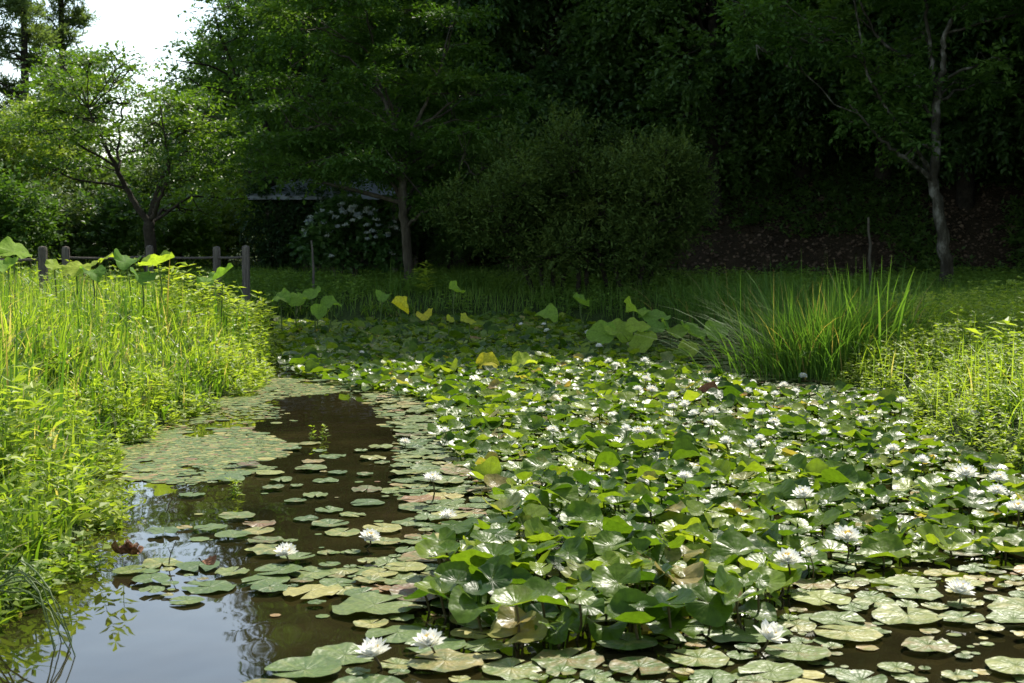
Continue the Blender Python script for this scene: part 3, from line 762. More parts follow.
blades(mb, np.stack([x, y, z - .03], 1)[k2], hh[k2] * 1.3, r_.uniform(0, 6.28, n2), np.abs(r_.normal(.7, .3, n2)), r_.uniform(.004, .008, n2), np.stack([r_.uniform(.2, .9, n2), np.full(n2, .99), r_.uniform(0, 1, n2)], 1), 5)
tag(mb.build('bank_grass', M['grass']), 'long sunlit grass covering the left bank', 'grass', kind='stuff')

def herbs(mb, x, y, z, h, r, leaf=.045, levels=6, tint_m=.55, TV=LEAF_V, TF=LEAF_F, stems=True):
    """upright stems with pairs of leaves and a tuft on top"""
    n = len(x)
    az = r.uniform(0, 2 * np.pi, n); ln = r.uniform(0, .35, n) * h
    b_ = np.stack([x, y, z], 1)
    top = b_ + np.stack([np.cos(az) * ln, np.sin(az) * ln, h], 1)
    if stems:
        blades(mb, b_, h, az, ln / h, np.full(n, .005), tints(n, r, .35, .1), 3, 1.0)
    for L in range(levels):
        t = .30 + .70 * L / (levels - 1)
        p = b_ + (top - b_) * t
        for q in range(4 if L == levels - 1 else 2):
            a = az + L * 1.57 + q * (np.pi if L < levels - 1 else np.pi / 2) + r.normal(0, .3, n)
            d = np.stack([np.cos(a), np.sin(a), r.normal(.25, .25, n)], 1)
            scatter(mb, TV, TF, p, d, np.array([0, 0, 1.0]) + r.normal(0, .3, (n, 3)), leaf * r.uniform(.6, 1.3, n) * (1.1 - .35 * t), tints(n, r, tint_m + .12 * t, .16, x, y))
# left bank waterside herbs
x, y, r_ = vis_points(16000, -6, -1.2, 3.4, 20, 52)
ins = inpoly(x, y, POND); dd_ = polydist(x, y, POND); z = ground_h(x, y)
lim = np.where(y < 7.5, .55, .18)
k = ((~ins & (dd_ < lim)) | (ins & (dd_ < .08 + .16 * vnoise(x, y, .5, 3)) & (x < 0))) & in_view(x, y, z + .3); k &= (vnoise(x, y, .45, 33) > .36)
x, y, z = x[k], y[k], np.maximum(z[k], -.02); n = len(x)
mb = MB(); herbs(mb, x, y, z - .02, r_.uniform(.12, .36, n) * np.where(inpoly(x, y, POND), .55, 1), r_, .06)
x, y, r_ = vis_points(350, -8, -2.2, 8, 20, 53)
k = ~inpoly(x, y, POND); x, y = x[k], y[k]; z = ground_h(x, y); n = len(x)
herbs(mb, x, y, z, r_.uniform(.35, .68, n), r_, .07, 8)
tag(mb.build('bank_weeds', M['herb']), 'small leaved bright weeds along the left waterline', 'weeds', kind='stuff')
# right bank weeds
x, y, r_ = vis_points(15000, 2.0, 7.5, 6.2, 17.5, 54)
ins = inpoly(x, y, POND); dd_ = polydist(x, y, POND); z = ground_h(x, y)
k = ((~ins) | (dd_ < .22 * vnoise(x, y, .5, 5))) & in_view(x, y, z + .3) & (y < 14.5 + .3 * (x - 3)) & (vnoise(x, y, .4, 35) > .2)
x, y, z, dd_, ins = x[k], y[k], np.maximum(z[k], -.02), dd_[k], ins[k]; n = len(x)
mb = MB(); herbs(mb, x, y, z - .02, (r_.uniform(.12, .3, n) + .16 * vnoise(x, y, .9, 4)) * np.where(ins, .5, np.clip(.55 + .5 * dd_, .5, 1.15)), r_, .052, 6, .6)
tag(mb.build('waterside_weeds', M['herb']), 'mound of small bright yellow green weeds on the right bank', 'weeds', kind='stuff')
x, y, r_ = vis_points(5200, 2.6, 8, 7, 17, 55)
k = ~inpoly(x, y, POND); x, y = x[k], y[k]; z = ground_h(x, y); k = in_view(x, y, z + .5); x, y, z = x[k], y[k], z[k]; n = len(x)
mb = MB(); blades(mb, np.stack([x, y, z - .02], 1), r_.uniform(.2, .55, n), r_.uniform(0, 6.28, n), np.abs(r_.normal(.4, .3, n)), r_.uniform(.006, .012, n), tints(n, r_, .6, .2, x, y))
tag(mb.build('bank_grass', M['grass']), 'thin grass blades among the weeds on the right bank', 'grass', kind='stuff')
# shaded meadow on the far side
x, y, r_ = vis_points(120000, -16, 16, 14, 34, 56)
k = ~inpoly(x, y, POND) & (y < foot(x) + .5); x, y = x[k], y[k]; z = ground_h(x, y); k = in_view(x, y, z + .2, 20) & ((x > -3.5) | (y > 21)); x, y, z = x[k], y[k], z[k]; n = len(x)
mb = MB(); hh = r_.uniform(.08, .24, n) * (.7 + .8 * vnoise(x, y, 1.2, 12)); hh *= np.where(y < 22.3, 1.35, 1) * (1 + 1.7 * np.exp(-((y - 19.2) / 1.4) ** 2) * (x < -3.2) * (x > -6.5))
blades(mb, np.stack([x, y, z - .01], 1), hh, r_.uniform(0, 6.28, n), np.abs(r_.normal(.4, .25, n)), r_.uniform(.008, .016, n), tints(n, r_, .5, .2, x, y), 3)
tag(mb.build('meadow_grass', M['shadegrass']), 'shaded green grass on the far bank below the shrub', 'grass', kind='stuff')
x, y, r_ = vis_points(9000, -9, 9, 19.3, 26, 57)
k = ~inpoly(x, y, POND) & (vnoise(x, y, .7, 14) > .42); x, y = x[k], y[k]; z = ground_h(x, y); n = len(x)
mb = MB(); herbs(mb, x, y, z, r_.uniform(.1, .3, n), r_, .075, 4, .5)
tag(mb.build('meadow_weeds', M['shadegrass']), 'low broad leaved weeds in the shaded far bank grass', 'weeds', kind='stuff')

# ------------------------------------------------------------------ reed clumps
def reed(name, label, u, v, zb, spread, n, h0, h1, w, seed, lean=.3, cat='reed clump', group=None, tm=.5, D=None, mat='reed'):
    r = np.random.default_rng(seed)
    b = G(u, v, zb) if D is None else P(u, v, D)
    if D is not None: b[2] = gz(b)
    root = None
    q = r.normal(0, 1, (n, 2)) * spread * .5
    base = np.stack([q[:, 0], q[:, 1] * .8, np.full(n, -.08)], 1); base[0, :2] = 0
    az = np.arctan2(q[:, 1], q[:, 0]) + r.normal(0, .5, n)
    ln = np.abs(r.normal(lean, lean * .55, n)) * (.4 + np.hypot(q[:, 0], q[:, 1]) / spread)
    mb = MB(); blades(mb, base, r.uniform(h0, h1, n), az, ln, np.full(n, w) * r.uniform(.6, 1.2, n), tints(n, r, tm, .2), 6, 1.9)
    o = mb.build(name, M[mat], None, False, tuple(b)); return tag(o, label, cat, group)
reed('reed_clump', 'tall broad bladed reeds standing at the right bank corner', 866, 374, .03, .62, 150, .7, 1.25, .024, 61, .34, group='reeds at the water', tm=.6)
reed('sedge_tussock', 'wide arching dark green tussock left of the tall reeds', 820, 374, .02, .72, 1200, .6, 1.08, .011, 62, .42, cat='sedge', group='sedge tussocks', tm=.45)
reed('sedge_tussock', 'fine grassy tussock between tall reeds and weeds', 838, 374, .03, .7, 420, .5, 1.0, .010, 63, .6, cat='sedge', group='sedge tussocks', tm=.4)
reed('sedge_tussock', 'soft arching tussock at the far pond edge behind the lotus group', 722, 322, .05, .9, 800, .45, .8, .009, 64, .4, cat='sedge', group='sedge tussocks', tm=.45)
reed('sedge_tussock', 'soft shaded tussock on the bank behind the arching one', 775, 318, .2, 1.3, 900, .45, .95, .010, 65, .6, cat='sedge', group='sedge tussocks', tm=.4)
reed('sedge_tussock', 'drooping grassy tussock in front of the pale trunk', 905, 330, .3, .9, 420, .35, .7, .009, 66, .6, cat='sedge', group='sedge tussocks', tm=.5)
for i, (u, v, dd, n, h0, h1, lab) in enumerate([
    (146, 300, 13.5, 26, .45, .95, 'upright iris blades in front of the broad lotus leaf beside the fence'),
    (215, 330, 14.6, 22, .45, .85, 'upright iris blades at the tip of the left bank'),
    (240, 345, 14.0, 16, .4, .75, 'upright iris blades nearest the lily bed on the left bank'),
    (88, 330, 11.0, 26, .5, .9, 'iris blades in the middle of the left bank grass'),
    (8, 400, 7.6, 26, .45, .85, 'broad upright blades at the left edge of the grass bank'),
    (388, 268, 22.5, 14, .5, .85, 'thin upright blades beside the slim maple trunk'),
    (470, 276, 23.0, 14, .4, .6, 'thin upright blades between maple and feathery shrub')]):
    reed('iris_clump', lab, u, v, 0, .35, n, h0, h1, .017, 70 + i, .16, cat='iris', group='iris clumps', D=dd, tm=.35)

# ------------------------------------------------------------------ fence, hut, hydrangea, stakes
FZ = .95
fz = empty('rope_fence', (P(150, 262, 19.5)[0], 19.5, .4), 'weathered wooden posts joined by sagging rope behind the lotus leaves', 'fence')
fo = np.array(fz.location)
posts = [(-40, 17.2, 246), (43, 17.6, 247), (66, 20.5, 247), (150, 21.0, 246), (217, 20.8, 247), (246, 20.3, 246)]
tops = []
for i, (u, dd, vt) in enumerate(posts):
    p = P(u, 260, dd); g0 = gz(p) - .1; top = P(u, vt, dd)[2]
    mb = MB(); w = .056 if u != 313 else .03; a = .2 * i
    q = 10; th = np.arange(q) / q * 2 * np.pi
    prof = [(w, g0), (w * 1.02, (g0 + top) / 2), (w, top - .03), (w * .86, top), (w * .05, top + .012)]
    V = np.array([[p[0] + rr * math.cos(t + a) * (1 + .05 * math.sin(3 * t)), dd + rr * math.sin(t + a), zz] for rr, zz in prof for t in th])
    F = [[k * q + j, k * q + (j + 1) % q, (k + 1) * q + (j + 1) % q, (k + 1) * q + j] for k in range(len(prof) - 1) for j in range(q)]
    mb.add(V - fo, F); mb.build('post', M['oldwood'], fz, False)
    tops.append(np.array([p[0], dd, top]))
for i in range(len(tops) - 1):
    for dz in (.15,):
        a, c = tops[i] - [0, 0, dz], tops[i + 1] - [0, 0, dz]
        if i in (1, 5): continue
        t = np.linspace(0, 1, 12)[:, None]; L = np.linalg.norm(c - a)
        pth = a + (c - a) * t; pth[:, 2] -= (4 * .03 * L * .6 * (t * (1 - t)))[:, 0]
        mb = MB(); add_tube(mb, pth - fo, np.full(12, .017), 6); mb.build('rope', M['rope'], fz, True)

# hut, overgrown
D = 30.0
hx0, hx1 = P(262, 200, D)[0], P(400, 200, D)[0]; hy0, hy1 = D, D + 3.0
hb = np.array([(hx0 + hx1) / 2, (hy0 + hy1) / 2, .45]); ez = P(262, 196, D)[2]; rz_ = P(262, 171, D + 1.5)[2]
hut = empty('garden_hut', hb, 'small grey roofed garden hut overgrown with creeper under the maple', 'hut')
mb = MB()
for x_ in (hx0 + .12, hx1 - .12):
    for y_ in (hy0 + .12, hy1 - .12):
        m2 = MB(); add_box(m2, np.array([x_ - .06, y_ - .06, .3]) - hb, np.array([x_ + .06, y_ + .06, ez]) - hb); m2.build('post', M['oldwood'], hut)
mb = MB(); add_box(mb, np.array([hx0 + .2, hy0 + .16, .3]) - hb, np.array([hx1 - .9, hy0 + .22, ez - .05]) - hb); mb.build('wall', M['plaster'], hut); mb = MB(); add_box(mb, np.array([hx0 + .2, hy1 - .22, .3]) - hb, np.array([hx1 - .2, hy1 - .16, ez - .05]) - hb)
mb.build('wall', M['plaster'], hut)
o_ = .3; xm0, xm1 = hx0 + 1.0, hx0 + 1.35; ym = (hy0 + hy1) / 2
rv = np.array([[hx0 - o_, hy0 - o_, ez], [hx1 + o_, hy0 - o_, ez], [hx1 + o_, hy1 + o_, ez], [hx0 - o_, hy1 + o_, ez], [xm0, ym, rz_], [xm1 + .5, ym, rz_],
               [hx0 - o_, hy0 - o_, ez - .08], [hx1 + o_, hy0 - o_, ez - .08], [hx1 + o_, hy1 + o_, ez - .08], [hx0 - o_, hy1 + o_, ez - .08]]) - hb
mb = MB(); mb.add(rv, [[0, 1, 5, 4], [2, 3, 4, 5], [0, 6, 7, 1], [1, 7, 8, 2], [2, 8, 9, 3], [3, 9, 6, 0], [6, 9, 8, 7]]); mb.add(rv, [[1, 2, 5], [3, 0, 4]])
mb.build('roof', M['roof'], hut)
cl = []
r_ = np.random.default_rng(81)
for k in range(46):
    cl.append([r_.uniform(hx0 - .2, hx0 + 2.0), hy0 - .1 + r_.uniform(-.15, .25), r_.uniform(.6, ez - .05), .34, .25, .36])
for k in range(12):
    cl.append([r_.uniform(hx0 - .3, hx0 + 1.9), hy0 - .1, ez + r_.uniform(-.05, .08), .3, .25, .14])
mb = MB(); cl = np.array(cl); cl[:, :3] -= hb; clump_sprays(mb, cl, dens=30, n_leaf=8, length=.22, size=.075, droop=.5, fill=2.5, r=r_)
cre = mb.build('creeper', M['ivy'], None, False, tuple(hb)); tag(cre, 'dark creeper hanging over the front and left corner of the hut', 'creeper')

# hydrangea
D = 27.0
b = P(350, 262, D); b[2] = gz(b)
root = empty('hydrangea_bush', b, 'hydrangea bush with pale blue flower heads beside the hut', 'hydrangea')
r_ = np.random.default_rng(83)
cl = []; 
for k in range(34):
    u = r_.uniform(306, 396); t = (u - 350) / 48; v = r_.uniform(206 + 26 * t * t, 258)
    cl.append([*(P(u, v, D + r_.uniform(-.6, .6)) - b), .26, .26, .2])
mb = MB(); clump_sprays(mb, np.array(cl), dens=45, n_leaf=7, length=.16, size=.10, droop=.2, fill=2.5, r=r_, TV=BROAD_V, TF=BROAD_F); mb.build('foliage', M['hydrangea'], root)
mb = MB()
for k in range(9):
    e = P(r_.uniform(315, 388), 225, D) - b; add_tube(mb, smooth_path([[r_.uniform(-.3, .3), 0, -.05], e * [.6, 1, .5], e], 6, .02), np.linspace(.02, .008, 6), 5)
mb.build('stems', M['bark'], root)
for k in range(62):
    u = r_.uniform(303, 398); t = (u - 350) / 48
    v = 203 + 22 * t * t + abs(r_.normal(0, 17)); v = min(v, 256)
    c = P(u, v, D - .62 * math.sqrt(max(.15, 1 - t * t)) - r_.uniform(0, .1)) - b
    q = 34; uu = unit(r_.normal(0, 1, (q, 3))); uu[:, 2] = np.abs(uu[:, 2]) * .55
    mb = MB(); tm_ = r_.uniform(.1, 1)
    scatter(mb, LEAF_V * [1.5, 1, 1], LEAF_F, uu * r_.uniform(.03, .06), r_.normal(0, 1, (q, 3)), uu, .036, np.clip(np.stack([r_.normal(tm_, .12, q)] * 3, 1), 0, 1))
    mb.build('flower_head', M['hydflower'], root, False, tuple(c))

# stakes
def stake(name, label, u, vt, vb, D, r0, mat):
    p = P(u, vb, D); p[2] = gz(p) - .05; t = P(u - 2, vt, D)
    mb = MB(); add_tube(mb, smooth_path([[0, 0, 0], (t - p) * .5 + [.02, 0, 0], t - p], 7, .006), np.linspace(r0, r0 * .55, 7), 7)
    return tag(mb.build(name, M[mat], None, True, tuple(p)), label, 'stake')
stake('broken_stake', 'thin brown broken stake rising behind the tall reeds', 870, 217, 292, 21.0, .03, 'bark')
stake('marker_stake', 'short grey stake in the grass in front of the hydrangea', 313, 240, 275, 22.9, .025, 'oldwood')

# ------------------------------------------------------------------ water lilies
def leaf_mesh(radius, r, cup=.1, saddle=.1, ruffle=.03, fold=0.0, na=30, nr=4, notch=.16, tint=(.5, .3, .5), thick=0):
    """one round leaf with a notch, centred on its stalk; axes: +y is opposite the notch"""
    th = np.linspace(-np.pi / 2 + notch, 1.5 * np.pi - notch, na)
    rr = np.linspace(0, 1, nr + 1)[1:]
    ph = r.uniform(0, 6.28, 4)
    edge = 1 + .035 * np.sin(3 * th + ph[0]) + .02 * np.sin(7 * th + ph[1]) + .012 * np.sin(17 * th + ph[2])
    x = rr[:, None] * np.cos(th)[None] * edge * .97; y = rr[:, None] * np.sin(th)[None] * edge * 1.03
    z = cup * rr[:, None] ** 2 + saddle * rr[:, None] ** 2 * np.cos(2 * (th[None] + ph[3])) + ruffle * rr[:, None] ** 3 * (np.sin(5 * th + ph[1]) + .6 * np.sin(9 * th + ph[2]))[None] + fold * np.abs(x)
    V = np.concatenate([[[0, 0, 0]], np.stack([x, y, z], -1).reshape(-1, 3)])
    i = np.arange(nr - 1)[:, None] * na + 1; j = np.arange(na - 1)[None]
    Q = np.stack([i + j, i + j + na, i + j + na + 1, i + j + 1], -1).reshape(-1, 4)
    T = np.stack([np.zeros(na - 1, int), 1 + np.arange(na - 1), 2 + np.arange(na - 1)], 1)
    return V * radius, T, Q, V[:, :2]
def rotm(tilt, az, spin):
    """leaf spun about its own axis, then tipped by tilt so that its top leans towards az"""
    c, s = math.cos(spin), math.sin(spin); Rz = np.array([[c, -s, 0], [s, c, 0], [0, 0, 1]])
    ax = np.array([-math.sin(az), math.cos(az), 0]); K = np.array([[0, -ax[2], ax[1]], [ax[2], 0, -ax[0]], [-ax[1], ax[0], 0]])
    Rt = np.eye(3) + math.sin(tilt) * K + (1 - math.cos(tilt)) * K @ K
    return Rt @ Rz

RAISED = [(424, 615), (440, 568), (500, 528), (505, 508), (468, 480), (440, 440), (430, 404), (345, 388), (284, 372), (278, 326), (560, 324), (640, 338), (700, 372), (760, 392), (880, 398), (905, 420), (935, 448),
          (1080, 508), (1080, 566), (905, 566), (850, 572), (800, 585), (765, 632), (700, 640), (640, 648), (520, 655), (470, 640)]
BACKFLAT = [(560, 324), (700, 335), (800, 350), (830, 385), (900, 400), (760, 396), (690, 375), (630, 345)]
FLOATS = [  # pixel polygon, packing 0..1
    ([(400, 640), (430, 600), (440, 560), (505, 515), (470, 480), (440, 440), (430, 400), (345, 388), (385, 402), (405, 440), (400, 480), (425, 520), (408, 548), (370, 562), (262, 578), (250, 592), (310, 604), (350, 622)], 1.0),
    ([(235, 700), (300, 660), (420, 645), (470, 640), (520, 655), (765, 632), (800, 585), (1080, 560), (1080, 606), (980, 618), (880, 636), (850, 655), (840, 700)], .96),
    ([(840, 700), (850, 655), (880, 636), (1080, 606), (1080, 700)], .022),
    ([(120, 575), (180, 560), (240, 572), (225, 590), (190, 605), (120, 590)], .05),
    ([(150, 530), (300, 500), (400, 480), (425, 520), (400, 548), (240, 572)], .014),
    ([(190, 500), (300, 490), (400, 470), (400, 440), (300, 440), (200, 480)], .006),
    (BACKFLAT, .95),
    (RAISED, .90)]
LEAVES = []   # each: x y z radius tilt az spin raised(bool) colour
rl = np.random.default_rng(101)
taken = np.zeros((0, 3))
def dart(n_try, poly, rad_fn, sep, raised, pack=1.0, cap=4000):
    global taken
    pts = np.array([G(u, v) for u, v in poly]); x0, y0 = pts[:, :2].min(0); x1, y1 = pts[:, :2].max(0)
    X = rl.uniform(x0, x1, n_try); Y = rl.uniform(y0, y1, n_try)
    U, V = proj(np.stack([X, Y, 0 * X], 1))
    k = inpoly(U, V, poly) & (U > -60) & (U < 1090) & inpoly(X, Y, POND) & (rl.uniform(0, 1, n_try) < pack)
    X, Y = X[k], Y[k]; out = []
    acc = np.zeros((cap, 3)); na = 0
    for x_, y_ in zip(X, Y):
        r0 = rad_fn(x_, y_)
        if na and np.min(np.hypot(acc[:na, 0] - x_, acc[:na, 1] - y_) - sep * (acc[:na, 2] + r0)) < 0: continue
        acc[na] = (x_, y_, r0); na += 1; out.append((x_, y_, r0))
        if na >= cap: break
    return out
# floating pads
pads = []
for poly, pk in FLOATS:
    big = poly is not RAISED
    area_try = 9000 if pk > .5 else 900
    got = dart(9000, poly, lambda a, b_: (rl.uniform(.09, .17) if rl.uniform() < .8 else rl.uniform(.03, .08)) * (1 if b_ < 5.1 and pk > .3 else .6), {1.0: .70, .96: .86, .95: .85, .90: .80}.get(pk, 1.0), False, pk if pk < .5 else 1.0)
    for g_ in got:
        # skip those well inside others already laid
        if pads and min(math.hypot(g_[0] - q[0], g_[1] - q[1]) - .66 * (g_[2] + q[2]) for q in pads) < 0: continue
        pads.append(g_)
for x_, y_, r0 in pads:
    age = np.clip(rl.normal(.30, .16), 0, 1)
    if rl.uniform() < .03: age = rl.uniform(.6, .95)
    LEAVES.append(dict(p=(x_, y_, .006 + rl.uniform(0, .016)), r=r0, tilt=abs(rl.normal(0, .03)), az=rl.uniform(0, 6.28), spin=rl.uniform(0, 6.28), up=False, tint=(np.clip(rl.normal(.5, .22), 0, 1), age, rl.uniform()), cup=rl.normal(.015, .03), sad=rl.normal(0, .03), ruf=rl.uniform(.008, .04), fold=0))
# raised leaves
def rrad(a, b_): return (rl.uniform(.055, .108) if rl.uniform() < .8 else rl.uniform(.03, .06)) * (1.08 if b_ < 6.5 else 1)
for layer in range(3):
    for x_, y_, r0 in dart(26000, RAISED, rrad, (.50, .66, .85)[layer], True):
        u_, v_ = proj(np.array([[x_, y_, 0]])); u_, v_ = u_[0], v_[0]
        nz_ = float(vnoise(x_, y_, .7, 44))
        mound = 1.0 if inpoly([u_], [v_], [(424, 615), (440, 568), (520, 520), (700, 520), (800, 545), (800, 580), (765, 632), (640, 648), (520, 655)])[0] else 0.0
        far = np.clip((y_ - 12) / 8, 0, 1)
        flatz = inpoly([u_], [v_], [(560, 330), (700, 330), (1080, 400), (1080, 470), (900, 470), (760, 452), (640, 420), (560, 380)])[0] and not layer == 0
        hgt = (.012 + .06 * nz_ + .035 * mound) * rl.uniform(.2, 1.3) * (1 + .9 * far) + layer * .025
        if nz_ < .25 and not mound and layer: continue
        if flatz and rl.uniform() < .55: continue
        tilt = min(abs(rl.normal(.10, .19)) + .09 * mound + .16 * far, .9)
        if layer == 2 and not mound: continue
        r0 *= .86 if mound else rl.uniform(.62, .98)
        if layer == 1 and not mound and rl.uniform() < .12: continue
        edge_d = 0
        age = np.clip(rl.normal(.14, .12), 0, 1)
        if rl.uniform() < .035: age = rl.uniform(.55, .9)
        LEAVES.append(dict(p=(x_, y_, max(hgt, .035 + math.sin(tilt) * r0 * .75)), r=r0, tilt=tilt, az=(rl.normal(-1.57, .9) if rl.uniform() < .5 else rl.uniform(0, 6.28)), spin=rl.uniform(0, 6.28), up=True, tint=(np.clip(rl.normal(.46, .28), 0, 1), age, rl.uniform() * .8), cup=rl.normal(.12, .16), sad=rl.normal(0, .20), ruf=rl.uniform(.02, .10), fold=max(0, rl.normal(.15, .25))))
print('LEAVES', len(LEAVES), sum(l['up'] for l in LEAVES))

# --- flowers
FLOWERS = [ # u, v, diameter factor
 (521, 325, .8), (544, 325, .9), (547, 331, .9), (588, 333, 1), (599, 347, 1), (587, 362, .9), (609, 362, .9), (616, 366, 1), (645, 362, 1.15), (629, 345, .8), (647, 347, .8), (646, 380, 1), (638, 390, 1), (652, 391, 1.1), (673, 397, 1),
 (362, 353, .7), (803, 377, 1), (784, 386, 1), (795, 393, 1), (707, 382, 1), (753, 383, .8), (748, 392, .9), (775, 395, .9), (685, 406, 1), (694, 415, 1), (713, 413, 1.05), (710, 425, 1), (761, 414, 1), (774, 423, 1), (863, 421, 1), (901, 421, .9), (917, 395, .9),
 (726, 443, 1.1), (750, 447, 1), (760, 440, .9), (824, 435, 1), (893, 450, 1), (922, 462, 1), (972, 434, 1.2), (966, 476, 1.25), (999, 480, 1), (997, 493, 1), (804, 497, 1.2), (847, 539, 1.25), (788, 562, 1.2), (810, 556, .7), (1018, 510, 1.1), (960, 593, 1.2), (768, 639, 1.25),
 (685, 478, .9), (370, 539, 1), (433, 481, 1), (405, 443, .85), (445, 432, .85), (430, 645, 1.15), (374, 656, 1.15), (626, 430, .9), (638, 432, 1), (648, 432, .9), (553, 431, .9), (448, 518, .9), (673, 408, .9), (541, 412, .9), (286, 555, 1.1), (190, 402, .9), (197, 399, .8)]
def petal(mb, L, W, el, az, zoff, roff, t0, r):
    """a pointed boat-shaped petal rising at angle el"""
    s = np.linspace(0, 1, 6); w = np.array([.35, .8, 1, .92, .62, .06]) * W * .5
    u_ = L * s; bend = .22 * L * s ** 2
    rr = roff + u_ * math.cos(el) - bend * math.sin(el) * .3; zz = zoff + u_ * math.sin(el) + bend * .45
    ca, sa = math.cos(az), math.sin(az); V = []
    for k in range(6):
        for q, lift in ((-1, .22), (0, 0), (1, .22)):
            ox, oz = q * w[k], abs(q) * w[k] * lift * 1.6
            V.append([ca * (rr[k] - oz * math.sin(el)) - sa * ox, sa * (rr[k] - oz * math.sin(el)) + ca * ox, zz[k] + oz * math.cos(el)])
    F = [[k * 3 + j, k * 3 + j + 1, k * 3 + j + 4, k * 3 + j + 3] for k in range(5) for j in range(2)]
    tt = np.repeat(np.stack([np.clip(t0 + s * .7, 0, 1)] * 3, 1), 3, axis=0)
    mb.add(V, F, tt)
def flower_meshes(seed, opened=1.0):
    r = np.random.default_rng(seed); mb = MB()
    for n_, el, L, W, ro, zo, t0 in ((8, .22, .054, .031, .008, 0, .25), (9, .50, .053, .030, .007, .003, .4), (8, .85, .048, .025, .006, .006, .5), (6, 1.02, .040, .017, .006, .008, .5)):
        a0 = r.uniform(0, 6.28)
        for k in range(n_):
            petal(mb, L * r.uniform(.92, 1.06), W, el * (2 - opened) + r.normal(0, .06), a0 + k * 2 * math.pi / n_ + r.normal(0, .06), zo, ro, t0, r)
    st = MB()
    for k in range(44):
        a = r.uniform(0, 6.28); e = r.uniform(.7, 1.5); L = r.uniform(.020, .030)
        d = np.array([math.cos(a) * math.cos(e), math.sin(a) * math.cos(e), math.sin(e)])
        add_tube(st, np.array([[0, 0, .008] + d * .003, [0, 0, .008] + d * L * .6, [0, 0, .010] + d * L]), [.0020, .0026, .0018], 4)
    return mb.mesh('petals', True), st.mesh('stamens', True)
FM = [flower_meshes(200 + k, o) for k, o in enumerate((1.0, .85, 1.05, .65, .3))]
for a, b_ in FM: a.materials.append(M['petal']); b_.materials.append(M['stamen'])
ORD = ['first', 'second', 'third', 'fourth', 'fifth', 'sixth', 'seventh', 'eighth', 'ninth', 'tenth', 'eleventh', 'twelfth', 'thirteenth', 'fourteenth', 'fifteenth', 'sixteenth', 'seventeenth', 'eighteenth', 'nineteenth', 'twentieth']
special = {(768, 639): 'big open white flower in front, beside the dark gap at lower right', (960, 593): 'open white flower on flat pads at right over brown water',
 (430, 645): 'open white flower at the front left corner of the leaf mound', (374, 656): 'open white flower on flat pads, nearest the sky reflection',
 (286, 555): 'white flower alone on flat pads in the open water at left', (370, 539): 'white flower on flat pads between open water and leaf mound',
 (433, 481): 'white flower on a stalk at the brown water edge', (847, 539): 'wide open white flower on a stalk in front of the right leaf bank',
 (966, 476): 'wide bright flower tucked against the right bank weeds', (972, 434): 'white flower poking out of the right bank weeds',
 (190, 402): 'white flower at the left bank waterline, lower of two', (197, 399): 'white flower at the left bank waterline, upper of two',
 (788, 562): 'white flower in front of the right leaf bank, beside a smaller one', (810, 556): 'small half-open flower beside the bigger one before the right leaf bank'}
shortn = {(768, 639): 'the big front flower', (960, 593): 'the right front flower', (430, 645): 'the mound corner flower', (374, 656): 'the left front flower', (286, 555): 'the lone open-water flower', (370, 539): 'the flower beside the mound',
 (433, 481): 'the flower at the brown water', (847, 539): 'the wide stalked flower', (966, 476): 'the wide bank flower', (972, 434): 'the flower in the bank weeds', (190, 402): 'the lower left-bank flower', (197, 399): 'the upper left-bank flower', (788, 562): 'the paired flower', (810, 556): 'the small paired flower'}
rest = sorted([f for f in FLOWERS if (f[0], f[1]) not in special], key=lambda f: f[1])
bands = [(0, 340, 'farthest shaded-row', 'far-row'), (340, 371, 'shaded row behind the lotus group', 'shaded row'), (371, 400, 'row at the edge of the shade', 'shade-edge'), (400, 428, 'upper sunlit row', 'upper-sunlit'),
         (428, 460, 'middle sunlit row', 'mid-sunlit'), (460, 600, 'lower sunlit row', 'lower-sunlit')]
for lo, hi, longn, sh in bands:
    row = sorted([f for f in rest if lo <= f[1] < hi], key=lambda f: f[0])
    for k, f in enumerate(row):
        special[(f[0], f[1])] = f'white water lily flower, {ORD[k]} from left in the {longn}'
        shortn[(f[0], f[1])] = f'{ORD[k]} {sh} flower'
rf = np.random.default_rng(301)
FPOS = []
for i, (u, v, s) in enumerate(FLOWERS):
    inb = inpoly([u], [v], RAISED)[0]
    hz = .13 if inb else .05
    if (u, v) in ((847, 539), (433, 481)): hz = .12
    p = G(u, v, hz)
    lab = special[(u, v)]
    root = empty('water_lily_flower', p, lab, 'flower', 'white water lily flowers')
    k = 4 if (u, v) == (810, 556) else int(rf.choice([0, 1, 2, 3, 4], p=[.3, .25, .2, .17, .08]))
    if u > 900 and v < 440: root.location.z += .12
    ti = rf.uniform(.05, .35); root.rotation_euler = (ti, rf.normal(0, .12), rf.uniform(-.4, .4))
    sc = s * rf.uniform(.9, 1.05) * (.86 if v > 470 else .76); root.scale = (sc,) * 3
    for me, nm in zip(FM[k], ('petals', 'stamens')):
        o = bpy.data.objects.new(nm, me); COL.objects.link(o); o.parent = root
    L = p[2] + .02
    mb = MB(); add_tube(mb, smooth_path([[0, 0, 0], [.01, .01, -L * .5], [.0, .03, -L]], 5), np.full(5, .004), 6)
    mb.build('stalk', M['redstem'], root, True)
    FPOS.append((u, v, p))
# keep leaves from covering the flowers
keep = []
for l in LEAVES:
    c = np.array(l['p']); cut = False
    uu, vv = proj(c[None]); rp = l['r'] * FPX / c[1]
    for (fu, fv, fp) in FPOS:
        if l['up'] and c[1] < fp[1] + .03 and abs(uu[0] - fu) < rp * .85 and c[1] > fp[1] - .45 and vv[0] - rp * .55 < fv + 3: cut = True; break
    if not cut: keep.append(l)
LEAVES = keep
